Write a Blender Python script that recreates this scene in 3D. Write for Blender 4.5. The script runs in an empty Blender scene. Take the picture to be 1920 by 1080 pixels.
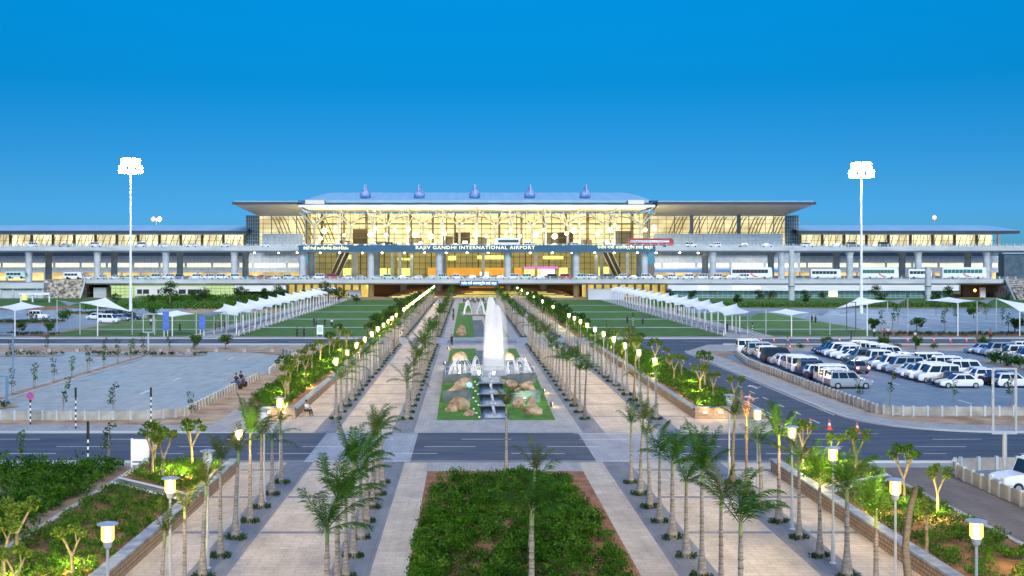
import bpy, bmesh, math, random
import numpy as np
from mathutils import Vector, Matrix

# ------------------------------------------------------------------ camera, sky, sun, exposure
SC = bpy.context.scene
COL = SC.collection
R = math.radians
CAM_H, FPX, VPX, HZY = 13.0, 2243.0, 876.0, 490.0     # eye height (m) and the lens, in photograph pixels

cam_d = bpy.data.cameras.new('camera')
cam = bpy.data.objects.new('camera', cam_d); COL.objects.link(cam); SC.camera = cam
cam.location = (0, 0, CAM_H); cam.rotation_euler = (R(90), 0, 0)
cam_d.sensor_width = 36.0; cam_d.lens = FPX/1920*36
cam_d.shift_x = (960-VPX)/1920; cam_d.shift_y = (HZY-540)/1920
cam_d.clip_start = 0.5; cam_d.clip_end = 6000

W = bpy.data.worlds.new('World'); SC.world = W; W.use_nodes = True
nt = W.node_tree; nt.nodes.clear()
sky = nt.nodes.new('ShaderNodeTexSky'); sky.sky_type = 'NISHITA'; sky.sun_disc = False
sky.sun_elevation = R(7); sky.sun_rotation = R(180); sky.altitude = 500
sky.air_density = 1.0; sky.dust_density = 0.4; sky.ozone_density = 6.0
geo = nt.nodes.new('ShaderNodeTexCoord'); sep = nt.nodes.new('ShaderNodeSeparateXYZ')
nt.links.new(geo.outputs['Generated'], sep.inputs[0])
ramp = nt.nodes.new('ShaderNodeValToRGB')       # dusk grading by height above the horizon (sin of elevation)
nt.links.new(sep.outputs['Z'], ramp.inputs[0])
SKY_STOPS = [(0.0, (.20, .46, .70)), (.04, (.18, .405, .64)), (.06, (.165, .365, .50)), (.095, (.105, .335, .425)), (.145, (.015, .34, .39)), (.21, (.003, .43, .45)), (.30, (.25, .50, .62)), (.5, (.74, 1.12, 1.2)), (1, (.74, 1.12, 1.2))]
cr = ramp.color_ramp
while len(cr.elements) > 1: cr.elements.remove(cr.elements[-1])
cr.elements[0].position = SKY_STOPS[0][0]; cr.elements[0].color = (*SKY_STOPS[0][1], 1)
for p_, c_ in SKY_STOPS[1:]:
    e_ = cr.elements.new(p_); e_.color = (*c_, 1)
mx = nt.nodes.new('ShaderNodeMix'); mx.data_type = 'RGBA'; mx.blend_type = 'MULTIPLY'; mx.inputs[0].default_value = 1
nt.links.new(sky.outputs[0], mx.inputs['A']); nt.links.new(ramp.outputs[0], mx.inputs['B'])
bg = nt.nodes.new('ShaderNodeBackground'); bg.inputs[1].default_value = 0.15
out = nt.nodes.new('ShaderNodeOutputWorld')
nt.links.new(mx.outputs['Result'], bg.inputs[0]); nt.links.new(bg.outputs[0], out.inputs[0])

sun_d = bpy.data.lights.new('sun', 'SUN'); sun_d.energy = 1.5; sun_d.angle = R(30); sun_d.color = (1.0, 0.98, 0.90)
sun = bpy.data.objects.new('sun', sun_d); COL.objects.link(sun); sun.rotation_euler = (R(90-38), 0, R(8)); sun.location = (0, -30, 40)

SC.view_settings.view_transform = 'Standard'; SC.view_settings.look = 'None'
SC.view_settings.gamma = 1; SC.view_settings.exposure = 1.3
SC.cycles.use_denoising = True
SC.cycles.max_bounces = 6; SC.cycles.diffuse_bounces = 3; SC.cycles.glossy_bounces = 3
SC.cycles.transmission_bounces = 4; SC.cycles.transparent_max_bounces = 12; SC.cycles.volume_bounces = 8
SC.cycles.sample_clamp_indirect = 4; SC.cycles.caustics_reflective = False; SC.cycles.caustics_refractive = False
SC.cycles.use_light_tree = True

rnd = random.Random(7)
XC = 2.35                                  # the avenue's axis

def G(px, py, z=0.0):
    """ground (or height z) point seen at a pixel of the photograph: only to read positions off it"""
    Y = FPX*(CAM_H-z)/(py-HZY); return ((px-VPX)*Y/FPX, Y)
def ZY(py, Y): return CAM_H-(py-HZY)*Y/FPX
def XY(px, Y): return (px-VPX)*Y/FPX
NUM = ['', 'first', 'second', 'third', 'fourth', 'fifth', 'sixth', 'seventh', 'eighth', 'ninth', 'tenth', 'eleventh', 'twelfth',
       'thirteenth', 'fourteenth', 'fifteenth', 'sixteenth', 'seventeenth', 'eighteenth', 'nineteenth', 'twentieth']
def nth(n):
    if n <= 20: return NUM[n]
    t = {2: 'twenty', 3: 'thirty', 4: 'forty', 5: 'fifty', 6: 'sixty', 7: 'seventy', 8: 'eighty'}[n//10]
    return t+'-'+NUM[n % 10] if n % 10 else t[:-1]+'ieth'

# ------------------------------------------------------------------ materials
def mat(name, c, rough=.7, c2=None, scale=1.0, metal=0, bump=0, bscale=None, emit=None, es=0, trans=0, detail=4, spec=.5, stretch=None, lo=.35, hi=.65, alpha=1):
    m = bpy.data.materials.new(name); m.use_nodes = True
    n = m.node_tree.nodes; l = m.node_tree.links; b = n['Principled BSDF']
    b.inputs['Base Color'].default_value = (*c, 1); b.inputs['Roughness'].default_value = rough
    b.inputs['Metallic'].default_value = metal; b.inputs['Specular IOR Level'].default_value = spec
    b.inputs['Alpha'].default_value = alpha
    if emit: b.inputs['Emission Color'].default_value = (*emit, 1); b.inputs['Emission Strength'].default_value = es
    if trans: b.inputs['Transmission Weight'].default_value = trans
    if c2 or bump:
        tc = n.new('ShaderNodeTexCoord'); mp = n.new('ShaderNodeMapping'); l.new(tc.outputs['Object'], mp.inputs[0])
        if stretch: mp.inputs['Scale'].default_value = stretch
        no = n.new('ShaderNodeTexNoise'); no.inputs['Scale'].default_value = scale; no.inputs['Detail'].default_value = detail
        l.new(mp.outputs[0], no.inputs['Vector'])
        if c2:
            r_ = n.new('ShaderNodeValToRGB'); r_.color_ramp.elements[0].position = lo; r_.color_ramp.elements[1].position = hi
            r_.color_ramp.elements[0].color = (*c, 1); r_.color_ramp.elements[1].color = (*c2, 1)
            l.new(no.outputs['Fac'], r_.inputs[0]); l.new(r_.outputs[0], b.inputs['Base Color'])
        if bump:
            n2 = no
            if bscale:
                n2 = n.new('ShaderNodeTexNoise'); n2.inputs['Scale'].default_value = bscale; l.new(mp.outputs[0], n2.inputs['Vector'])
            bp = n.new('ShaderNodeBump'); bp.inputs['Strength'].default_value = bump; bp.inputs['Distance'].default_value = .05
            l.new(n2.outputs['Fac'], bp.inputs['Height']); l.new(bp.outputs[0], b.inputs['Normal'])
    return m

def brickmat(name, c1, c2, mortar, w, h, msize=.02, offset=.5, rough=.7, nscale=.15, namt=.35, ncol=(.5, .5, .5), axes='XY', bump=.3, squash=1.0):
    """paving / masonry: brick texture over world coordinates plus large soft staining"""
    m = bpy.data.materials.new(name); m.use_nodes = True
    n = m.node_tree.nodes; l = m.node_tree.links; b = n['Principled BSDF']; b.inputs['Roughness'].default_value = rough; b.inputs['Specular IOR Level'].default_value = .15
    tc = n.new('ShaderNodeTexCoord'); v = tc.outputs['Object']
    if axes != 'XY':
        s = n.new('ShaderNodeSeparateXYZ'); cb = n.new('ShaderNodeCombineXYZ'); l.new(v, s.inputs[0])
        l.new(s.outputs[axes[0]], cb.inputs[0]); l.new(s.outputs[axes[1]], cb.inputs[1]); v = cb.outputs[0]
    br = n.new('ShaderNodeTexBrick'); l.new(v, br.inputs['Vector'])
    br.inputs['Color1'].default_value = (*c1, 1); br.inputs['Color2'].default_value = (*c2, 1); br.inputs['Mortar'].default_value = (*mortar, 1)
    br.inputs['Scale'].default_value = 1; br.inputs['Brick Width'].default_value = w; br.inputs['Row Height'].default_value = h
    br.inputs['Mortar Size'].default_value = msize; br.offset = offset; br.squash = squash
    no = n.new('ShaderNodeTexNoise'); no.inputs['Scale'].default_value = nscale; no.inputs['Detail'].default_value = 8; no.inputs['Roughness'].default_value = .65
    l.new(tc.outputs['Object'], no.inputs['Vector'])
    r_ = n.new('ShaderNodeMapRange'); r_.inputs['From Min'].default_value = .35; r_.inputs['From Max'].default_value = .7
    r_.inputs['To Min'].default_value = 0; r_.inputs['To Max'].default_value = namt; l.new(no.outputs['Fac'], r_.inputs[0])
    mx = n.new('ShaderNodeMix'); mx.data_type = 'RGBA'; l.new(r_.outputs[0], mx.inputs[0]); l.new(br.outputs['Color'], mx.inputs['A'])
    mx.inputs['B'].default_value = (*ncol, 1)
    # worn streaks and small stains over the slabs
    mp = n.new('ShaderNodeMapping'); mp.inputs['Scale'].default_value = (.9, .22, 1); l.new(tc.outputs['Object'], mp.inputs[0])
    n2 = n.new('ShaderNodeTexNoise'); n2.inputs['Scale'].default_value = 1.0; n2.inputs['Detail'].default_value = 10; n2.inputs['Roughness'].default_value = .7; l.new(mp.outputs[0], n2.inputs['Vector'])
    r2 = n.new('ShaderNodeMapRange'); r2.inputs['From Min'].default_value = .3; r2.inputs['From Max'].default_value = .62; r2.inputs['To Min'].default_value = .78; r2.inputs['To Max'].default_value = 1.12; l.new(n2.outputs['Fac'], r2.inputs[0])
    vm = n.new('ShaderNodeVectorMath'); vm.operation = 'SCALE'; l.new(mx.outputs['Result'], vm.inputs[0]); l.new(r2.outputs[0], vm.inputs['Scale']); l.new(vm.outputs[0], b.inputs['Base Color'])
    if bump:
        bp = n.new('ShaderNodeBump'); bp.inputs['Strength'].default_value = bump; bp.inputs['Distance'].default_value = .02
        l.new(br.outputs['Fac'], bp.inputs['Height']); bp.invert = True; l.new(bp.outputs[0], b.inputs['Normal'])
    return m

def leafmat(name, dark, light, scale=1.2, tr=.25, lo=.3, hi=.72):
    """foliage: clump-scale colour noise, leaf-scale noise, some light through the blades"""
    m = bpy.data.materials.new(name); m.use_nodes = True
    n = m.node_tree.nodes; l = m.node_tree.links; b = n['Principled BSDF']; o = n['Material Output']
    b.inputs['Roughness'].default_value = .6; b.inputs['Specular IOR Level'].default_value = .15
    tc = n.new('ShaderNodeTexCoord'); oi = n.new('ShaderNodeObjectInfo'); ad = n.new('ShaderNodeVectorMath'); ad.operation = 'ADD'
    l.new(tc.outputs['Object'], ad.inputs[0]); l.new(oi.outputs['Location'], ad.inputs[1])
    no = n.new('ShaderNodeTexNoise'); no.inputs['Scale'].default_value = scale; no.inputs['Detail'].default_value = 5; no.inputs['Roughness'].default_value = .75
    l.new(ad.outputs[0], no.inputs['Vector'])
    r_ = n.new('ShaderNodeValToRGB'); r_.color_ramp.elements[0].position = lo; r_.color_ramp.elements[1].position = hi
    r_.color_ramp.elements[0].color = (*dark, 1); r_.color_ramp.elements[1].color = (*light, 1); l.new(no.outputs['Fac'], r_.inputs[0])
    l.new(r_.outputs[0], b.inputs['Base Color'])
    t = n.new('ShaderNodeBsdfTranslucent'); l.new(r_.outputs[0], t.inputs[0])
    ms = n.new('ShaderNodeMixShader'); ms.inputs[0].default_value = tr; l.new(b.outputs[0], ms.inputs[1]); l.new(t.outputs[0], ms.inputs[2])
    l.new(ms.outputs[0], o.inputs['Surface'])
    return m

def emimat(name, c, s, c2=None, scale=1.0, stretch=None):
    """something that gives off light (lamp glass, lit room, lettering)"""
    m = bpy.data.materials.new(name); m.use_nodes = True
    n = m.node_tree.nodes; l = m.node_tree.links; b = n['Principled BSDF']
    b.inputs['Base Color'].default_value = (*[min(x, .8) for x in c], 1); b.inputs['Emission Color'].default_value = (*c, 1); b.inputs['Emission Strength'].default_value = s
    b.inputs['Roughness'].default_value = .5
    if c2:
        tc = n.new('ShaderNodeTexCoord'); mp = n.new('ShaderNodeMapping'); l.new(tc.outputs['Object'], mp.inputs[0])
        if stretch: mp.inputs['Scale'].default_value = stretch
        no = n.new('ShaderNodeTexNoise'); no.inputs['Scale'].default_value = scale; no.inputs['Detail'].default_value = 3; l.new(mp.outputs[0], no.inputs['Vector'])
        r_ = n.new('ShaderNodeValToRGB'); r_.color_ramp.elements[0].position = .38; r_.color_ramp.elements[1].position = .62
        r_.color_ramp.elements[0].color = (*c, 1); r_.color_ramp.elements[1].color = (*c2, 1); l.new(no.outputs['Fac'], r_.inputs[0])
        l.new(r_.outputs[0], b.inputs['Emission Color'])
    return m

M = {}
def lanternglass():
    m = bpy.data.materials.new('lit_lantern_glass'); m.use_nodes = True; n = m.node_tree.nodes; l = m.node_tree.links; n.remove(n['Principled BSDF'])
    e = n.new('ShaderNodeEmission'); e.inputs[0].default_value = (1, .52, .11, 1); e.inputs[1].default_value = 2.0
    t = n.new('ShaderNodeBsdfTransparent'); x = n.new('ShaderNodeMixShader'); x.inputs[0].default_value = .5
    l.new(t.outputs[0], x.inputs[1]); l.new(e.outputs[0], x.inputs[2]); l.new(x.outputs[0], n['Material Output'].inputs['Surface']); return m
def defmats():
    M['earth'] = mat('earth', (.20, .13, .08), .95, (.33, .25, .17), .25, bump=.4, bscale=3)
    M['sand'] = mat('sand', (.26, .16, .09), .95, (.46, .35, .24), .5, bump=.6, bscale=4, detail=8)
    M['redsoil'] = mat('red_soil', (.16, .065, .03), .95, (.30, .14, .07), 1.2, bump=.6, bscale=6, detail=8)
    M['asphalt'] = mat('asphalt', (.046, .066, .096), .8, (.092, .116, .150), .6, bump=.15, bscale=40, detail=12, stretch=(.25, 1.6, 1), lo=.3, hi=.72, spec=.2)
    M['stain'] = mat('oil_stain', (.025, .03, .04), .5)
    M['paint'] = mat('road_paint', (.78, .78, .76), .6, (.55, .56, .57), 2.5, detail=8)
    M['pave'] = brickmat('beige_paving', (.56, .515, .43), (.47, .43, .36), (.25, .22, .19), .9, .45, .012, nscale=.3, namt=.65, ncol=(.30, .265, .22))
    M['pave_grey'] = brickmat('grey_paving', (.17, .205, .245), (.145, .175, .215), (.12, .13, .14), .6, .6, .015, 0, nscale=.3, namt=.4, ncol=(.28, .27, .26))
    M['pave_light'] = brickmat('light_crossing_paving', (.33, .37, .41), (.29, .33, .37), (.2, .22, .24), .6, .3, .012, nscale=.35, namt=.45, ncol=(.24, .25, .27))
    M['sidewalk'] = brickmat('sidewalk_paving', (.35, .375, .385), (.29, .315, .33), (.22, .22, .22), .5, .5, .02, nscale=.2, namt=.5, ncol=(.44, .38, .30))
    M['lot'] = brickmat('parking_pavers', (.34, .44, .46), (.28, .375, .40), (.25, .27, .28), 2.6, .5, .06, nscale=.06, namt=.7, ncol=(.40, .39, .34), squash=1)
    M['lot2'] = brickmat('worn_parking_pavers', (.17, .27, .35), (.14, .225, .30), (.15, .17, .19), 1.2, .4, .04, nscale=.08, namt=.5, ncol=(.24, .27, .29))
    M['brickpath'] = brickmat('brick_path', (.20, .17, .15), (.16, .14, .13), (.09, .08, .07), .3, .15, .02, nscale=.4, namt=.4, ncol=(.25, .2, .16))
    M['lawn'] = mat('lawn', (.026, .092, .004), .9, (.06, .165, .008), .35, bump=.8, bscale=8, detail=9)
    M['turf'] = mat('turf', (.03, .12, .006), .9, (.065, .21, .012), .9, bump=1, bscale=14, detail=9)
    M['concrete'] = mat('concrete', (.36, .41, .45), .8, (.50, .54, .56), .12, detail=8, stretch=(1, 1, 3), bump=.1, bscale=6)
    M['concrete_old'] = mat('weathered_concrete', (.26, .25, .23), .9, (.42, .41, .38), .9, detail=9, bump=.3, bscale=8)
    M['white'] = mat('white_cladding', (.72, .73, .75), .5, (.62, .64, .67), .08, stretch=(1, 1, 4))
    M['panel'] = brickmat('white_wall_panels', (.56, .65, .74), (.50, .59, .68), (.32, .37, .43), 3.0, 1.2, .06, 0, nscale=.05, namt=.2, ncol=(.55, .58, .64), axes='XZ', rough=.45)
    M['metal'] = mat('galvanised_steel', (.42, .45, .48), .45, (.52, .55, .58), 2, metal=.4)
    M['darkmetal'] = mat('dark_metal', (.05, .055, .065), .5)
    M['roof'] = mat('blue_grey_roof_sheet', (.24, .45, .60), .5, (.29, .50, .66), .1, spec=.3, stretch=(4, .1, 1))
    M['roofdark'] = mat('dark_roof_edge', (.035, .045, .06), .5)
    M['signblue'] = mat('dark_blue_fascia', (.02, .09, .17), .4, (.025, .11, .2), .2)
    M['stone'] = mat('rubble_stone', (.10, .085, .07), .95, (.46, .41, .34), .9, detail=14, bump=1, bscale=2, lo=.4, hi=.6)
    M['stoneY'] = brickmat('stone_facing', (.36, .29, .21), (.27, .215, .16), (.11, .09, .07), .35, .2, .03, .5, nscale=1.2, namt=.5, ncol=(.30, .24, .18), axes='YZ')
    M['slate'] = mat('slate_slab', (.055, .075, .085), .55, (.13, .16, .175), 1.3, detail=9, bump=.4, bscale=9)
    M['bluecap'] = mat('blue_grey_coping', (.10, .15, .21), .5, (.30, .32, .33), 1.4, detail=7)
    M['boulder'] = mat('tan_boulder', (.20, .125, .075), .9, (.47, .34, .22), 1.6, detail=12, bump=1, bscale=5)
    M['bark'] = mat('pale_palm_bark', (.17, .15, .125), .9, (.33, .30, .27), 3, detail=6, stretch=(1, 1, 6), bump=.5, bscale=5)
    M['barkdark'] = mat('dark_palm_bark', (.12, .10, .07), .9, (.22, .18, .12), 3, detail=6, stretch=(1, 1, 8), bump=.5, bscale=5)
    M['barkgreen'] = mat('green_crownshaft', (.10, .15, .05), .6, (.17, .22, .08), 2, stretch=(1, 1, 3))
    M['stem'] = mat('bare_stem', (.17, .13, .09), .85, (.30, .24, .16), 5, detail=5)
    M['palmleaf'] = leafmat('palm_leaf', (.008, .045, .005), (.06, .17, .012), 1.3, .3)
    M['palmleaf2'] = leafmat('olive_palm_leaf', (.03, .06, .012), (.12, .15, .03), 1.0, .3)
    M['deadleaf'] = leafmat('dry_palm_leaf', (.15, .085, .04), (.28, .17, .08), 1.5, .3)
    M['shrub'] = leafmat('shrub_leaf', (.005, .034, .002), (.062, .185, .006), 1.0, .3, .36, .66)
    M['shrubfine'] = leafmat('fine_shrub_leaf', (.014, .060, .006), (.10, .22, .018), 1.8, .3, .36, .66)
    M['treeleaf'] = leafmat('tree_leaf', (.012, .042, .010), (.05, .11, .018), .9, .2)
    M['limeleaf'] = leafmat('lime_leaf', (.08, .15, .02), (.17, .25, .035), 1.5, .4)
    M['glass'] = mat('dark_glass', (.02, .03, .04), .12, spec=.8)
    M['carglass'] = mat('car_window_glass', (.012, .016, .022), .08, spec=.9)
    M['tyre'] = mat('tyre_rubber', (.015, .015, .016), .85)
    M['rim'] = mat('wheel_rim', (.5, .51, .53), .35, metal=.6)
    M['sail'] = mat('white_membrane', (.80, .82, .86), .6, (.74, .77, .82), .3)
    M['saildark'] = mat('grey_membrane', (.16, .19, .22), .7, (.21, .24, .27), .3)
    M['black'] = mat('black_paint', (.012, .012, .014), .5)
    M['whitepaint'] = mat('white_paint', (.78, .79, .8), .45)
    M['banner'] = mat('blue_banner_cloth', (.06, .13, .50), .6, (.09, .17, .58), 1)
    M['conered'] = mat('orange_red_plastic', (.75, .10, .05), .5)
    M['water'] = mat('pool_water', (.05, .12, .22), .08, (.09, .18, .3), 2.5, bump=.3, bscale=5, spec=.9)
    M['skin'] = mat('skin', (.25, .13, .08), .6)
    M['hair'] = mat('hair', (.01, .008, .007), .6)
    M['lanternlit'] = lanternglass()
    M['lanternoff'] = mat('unlit_lantern_glass', (.55, .62, .68), .25, spec=.8)
    M['headlamp'] = mat('headlamp_glass', (.75, .76, .78), .15, spec=.9)
    M['taillamp'] = mat('tail_lamp', (.45, .02, .02), .3)
    M['taillit'] = emimat('lit_tail_lamp', (1, .05, .04), 60)
    M['flood'] = emimat('floodlight_lens', (1, .97, .93), 110)

# ------------------------------------------------------------------ mesh helpers
class MB:
    def __init__(s): s.v = []; s.f = []; s.m = []; s.mi = 0
    def add(s, vs, fs):
        k = len(s.v); s.v.extend([tuple(v) for v in vs])
        for f in fs: s.f.append(tuple(i+k for i in f)); s.m.append(s.mi)
        return s
    def use(s, i): s.mi = i; return s
    def box(s, x0, x1, y0, y1, z0, z1):
        return s.add([(x0, y0, z0), (x1, y0, z0), (x1, y1, z0), (x0, y1, z0), (x0, y0, z1), (x1, y0, z1), (x1, y1, z1), (x0, y1, z1)],
                     [(0, 3, 2, 1), (4, 5, 6, 7), (0, 1, 5, 4), (1, 2, 6, 5), (2, 3, 7, 6), (3, 0, 4, 7)])
    def cbox(s, c, d, rz=0, taper=1):
        x, y, z = d[0]/2, d[1]/2, d[2]/2; ca, sa = math.cos(rz), math.sin(rz); vs = []
        for (a, b_, c_) in [(-1, -1, -1), (1, -1, -1), (1, 1, -1), (-1, 1, -1), (-1, -1, 1), (1, -1, 1), (1, 1, 1), (-1, 1, 1)]:
            t = taper if c_ > 0 else 1; px, py = a*x*t, b_*y*t
            vs.append((c[0]+px*ca-py*sa, c[1]+px*sa+py*ca, c[2]+c_*z))
        return s.add(vs, [(0, 3, 2, 1), (4, 5, 6, 7), (0, 1, 5, 4), (1, 2, 6, 5), (2, 3, 7, 6), (3, 0, 4, 7)])
    def quad(s, *p): return s.add(p, [tuple(range(len(p)))])
    def prism(s, poly, z0, z1):
        n = len(poly)
        ar = sum(poly[i][0]*poly[(i+1) % n][1]-poly[(i+1) % n][0]*poly[i][1] for i in range(n))
        if ar < 0: poly = poly[::-1]
        vs = [(x, y, z0) for x, y in poly]+[(x, y, z1) for x, y in poly]
        fs = [tuple(range(n-1, -1, -1)), tuple(range(n, 2*n))]+[(i, (i+1) % n, n+(i+1) % n, n+i) for i in range(n)]
        return s.add(vs, fs)
    def sheet(s, poly, z):
        n = len(poly); ar = sum(poly[i][0]*poly[(i+1) % n][1]-poly[(i+1) % n][0]*poly[i][1] for i in range(n))
        if ar < 0: poly = poly[::-1]
        return s.add([(x, y, z) for x, y in poly], [tuple(range(n))])
    def rect(s, x0, x1, y0, y1, z): return s.sheet([(x0, y0), (x1, y0), (x1, y1), (x0, y1)], z)
    def tube(s, pts, r, n=6, cap=True):
        pts = [Vector(p) for p in pts]; rs = r if isinstance(r, (list, tuple)) else [r]*len(pts)
        vs = []; up = Vector((0, 0, 1))
        for i, p in enumerate(pts):
            d = (pts[min(i+1, len(pts)-1)]-pts[max(i-1, 0)]).normalized()
            a = d.cross(up if abs(d.z) < .95 else Vector((1, 0, 0))).normalized(); b = d.cross(a).normalized()
            for k in range(n):
                t = 2*math.pi*k/n; vs.append(p+(a*math.cos(t)+b*math.sin(t))*rs[i])
        fs = [(i*n+k, i*n+(k+1) % n, (i+1)*n+(k+1) % n, (i+1)*n+k) for i in range(len(pts)-1) for k in range(n)]
        if cap: fs += [tuple(range(n)), tuple(range((len(pts)-1)*n+n-1, (len(pts)-1)*n-1, -1))]
        return s.add(vs, fs)
    def lathe(s, prof, n=16, c=(0, 0, 0)):
        vs = [(c[0]+r*math.cos(2*math.pi*k/n), c[1]+r*math.sin(2*math.pi*k/n), c[2]+z) for r, z in prof for k in range(n)]
        fs = [(i*n+k, i*n+(k+1) % n, (i+1)*n+(k+1) % n, (i+1)*n+k) for i in range(len(prof)-1) for k in range(n)]
        fs += [tuple(range(n-1, -1, -1)), tuple(range((len(prof)-1)*n, len(prof)*n))]
        return s.add(vs, fs)
    def build(s, name, mats, parent=None, smooth=False, link=True):
        me = bpy.data.meshes.new(name); me.from_pydata(s.v, [], s.f)
        if not isinstance(mats, (list, tuple)): mats = [mats]
        for m in mats: me.materials.append(M[m] if isinstance(m, str) else m)
        if len(mats) > 1: me.polygons.foreach_set('material_index', s.m)
        if smooth: me.polygons.foreach_set('use_smooth', [True]*len(me.polygons))
        me.update()
        o = bpy.data.objects.new(name, me)
        if link: COL.objects.link(o)
        if parent: o.parent = parent
        return o

def npmesh(name, V, F, mats, parent=None, mi=None, smooth=False):
    """V (n,3) array, F (m,k) array of equal-sized faces"""
    me = bpy.data.meshes.new(name); k = F.shape[1]; m = F.shape[0]
    me.vertices.add(len(V)); me.vertices.foreach_set('co', V.astype(np.float32).ravel())
    me.loops.add(m*k); me.loops.foreach_set('vertex_index', F.astype(np.int32).ravel())
    me.polygons.add(m); me.polygons.foreach_set('loop_start', np.arange(0, m*k, k, dtype=np.int32))
    if mi is not None: me.polygons.foreach_set('material_index', np.asarray(mi, dtype=np.int32))
    if smooth: me.polygons.foreach_set('use_smooth', [True]*m)
    for x in (mats if isinstance(mats, (list, tuple)) else [mats]): me.materials.append(M[x])
    me.update(calc_edges=True)
    o = bpy.data.objects.new(name, me); COL.objects.link(o)
    if parent: o.parent = parent
    return o

def leaf_quads(C, size, rng, aspect=.45, up=.3, bend=.25):
    """leaf-sized blades at centres C: a folded diamond of 4 vertices each"""
    n = len(C); d = rng.normal(size=(n, 3)); d[:, 2] = np.abs(d[:, 2])*.6+up; d /= np.linalg.norm(d, axis=1)[:, None]
    w = rng.normal(size=(n, 3)); w -= (w*d).sum(1)[:, None]*d; w /= np.linalg.norm(w, axis=1)[:, None]
    s = (size*rng.uniform(.6, 1.3, n))[:, None]
    nrm = np.cross(d, w)
    V = np.stack([C-d*s*.5, C+w*s*aspect*.5+nrm*s*bend*.1, C+d*s*.5-nrm*s*bend*.4, C-w*s*aspect*.5+nrm*s*bend*.1], 1).reshape(-1, 3)
    F = np.arange(4*n).reshape(n, 4)
    return V, F

def tag(o, label=None, cat=None, group=None, kind=None):
    if label: o['label'] = label
    if cat: o['category'] = cat
    if group: o['group'] = group
    if kind: o['kind'] = kind
    return o
def thing(name, label, cat, loc=(0, 0, 0), rz=0, group=None):
    o = bpy.data.objects.new(name, None); COL.objects.link(o); o.location = loc; o.rotation_euler = (0, 0, rz); o.empty_display_size = .3
    return tag(o, label, cat, group)
def structure(name, mb, m, z=None):
    o = mb.build(name, m); o['kind'] = 'structure'; return o
KIDS = {}
def kids(o):
    if o.name not in KIDS: KIDS[o.name] = list(o.children)
    return KIDS[o.name]
def copy_tree(o, parent=None, first=None):
    c = o.copy(); COL.objects.link(c)
    if parent: c.parent = parent
    for ch in kids(o): copy_tree(ch, c)
    return c
def place(proto, loc, rz, label, group=None, sc=None):
    """copy a thing with its parts and sub-parts to a new spot under its own label"""
    c = copy_tree(proto); c.location = loc; c.rotation_euler = (0, 0, rz); c['label'] = label
    if group: c['group'] = group
    if sc: c.scale = (sc, sc, sc) if not isinstance(sc, tuple) else sc
    return c
PROTOS = []
def proto_root(name, cat):
    o = thing(name, '', cat); PROTOS.append(o); return o
def drop_protos():
    def rem(o):
        for c in list(o.children): rem(c)
        bpy.data.objects.remove(o, do_unlink=True)
    for o in PROTOS: rem(o)
defmats()
# ------------------------------------------------------------------ ground, roads, pavements, beds (axis-aligned to the avenue)
Z = 0.004
def st(name, polys, m, z):
    b = MB()
    for p in polys:
        if len(p) == 4 and not isinstance(p[0], (tuple, list)): b.rect(p[0], p[1], p[2], p[3], z)
        else: b.sheet(p, z)
    return structure(name, b, m)
# one large sheet of dry earth out to the horizon
st('ground', [(-2600, 2600, -60, 5200)], 'earth', -0.02)
WL, WR = -14.2, 18.8                       # faces of the planter walls either side of the avenue
st('avenue_paving', [(WL-2, WR+2, 20, 77.4), (WL-6.1, WR+6.1, 90.7, 98.6), (WL, WR, 98.6, 420)], 'pave', 0.0)
# slate strips under the palm rows, and bands across the walks
strips = []
for x in (-10.8, -4.9, 9.6, 15.5):
    for a, b_ in ((30, 77.4), (90.7, 186), (203, 420)):
        strips.append((x-.85, x+.85, a, b_))
st('palm_row_paving', strips, 'pave_grey', Z)
bands = []
y = 31.3
while y < 410:
    if not (76 < y < 92 or 186 < y < 203):
        for a, b_ in ((-14.1, -11.7), (-9.9, -5.8), (10.5, 14.6), (16.4, 18.7)): bands.append((a, b_, y, y+.5))
    y += 8.6
st('cross_band_paving', bands, 'pave_grey', Z)
# front road and its pale crossings
st('front_road', [(-260, 260, 77.5, 90.6)], 'asphalt', 0.0)
st('crossing_paving', [(-10.6, -3.7, 77.5, 90.6), (8.4, 14.6, 77.5, 90.6)], 'pave_light', Z)
mk = []
for k, yy in enumerate((80.9, 83.9, 87.4)):
    x = -126+k*2.6
    while x < 130:
        mk.append((x, x+3.6, yy-.07, yy+.07)); x += 8.6
for a, b_ in ((-200, -20.5), (8, 31), (40, 200)): mk.append((a, b_, 90.1, 90.22))
mk += [(-200, 200, 77.75, 77.9)]
st('road_markings', mk, 'paint', 2*Z)
kb = MB()
def kerb(x0, x1, y0, y1, h=.13): kb.box(x0, x1, y0, y1, -.02, h)
kerb(-200, -20.5, 90.65, 90.85); kerb(-20.5, -14, 90.65, 90.85, .03); kerb(33, 200, 90.65, 90.85) if False else None
kerb(-200, -20.3, 77.1, 77.4); kerb(25.2, 200, 77.1, 77.4)
kerb(25.1, 25.3, 99, 186); kerb(-20.4, -20.2, 20, 76.5, .10)
kerb(-200, -18, 200.6, 200.9); kerb(-200, -18, 187, 187.3)
kerb(25.2, 260, 200.6, 200.9); kerb(40, 260, 187, 187.3)
o = structure('kerb', kb, 'concrete')
# pavements beside the front road
st('front_pavement', [(-200, -20.3, 90.9, 95.2), [(-20.3, 90.9), (-14, 90.9), (-14, 98.6), (-16.8, 98.6), (-20.3, 105)]], 'sidewalk', Z)
st('near_verge_pavement', [(-200, -20.4, 75.9, 77.1), (24.8, 29.5, 75.4, 77.1), (29.5, 200, 75.4, 77.1)], 'sidewalk', Z)
st('centre_verge_paving', [(-2.6, 7.2, 73.8, 77.4)], 'sidewalk', Z)
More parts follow.
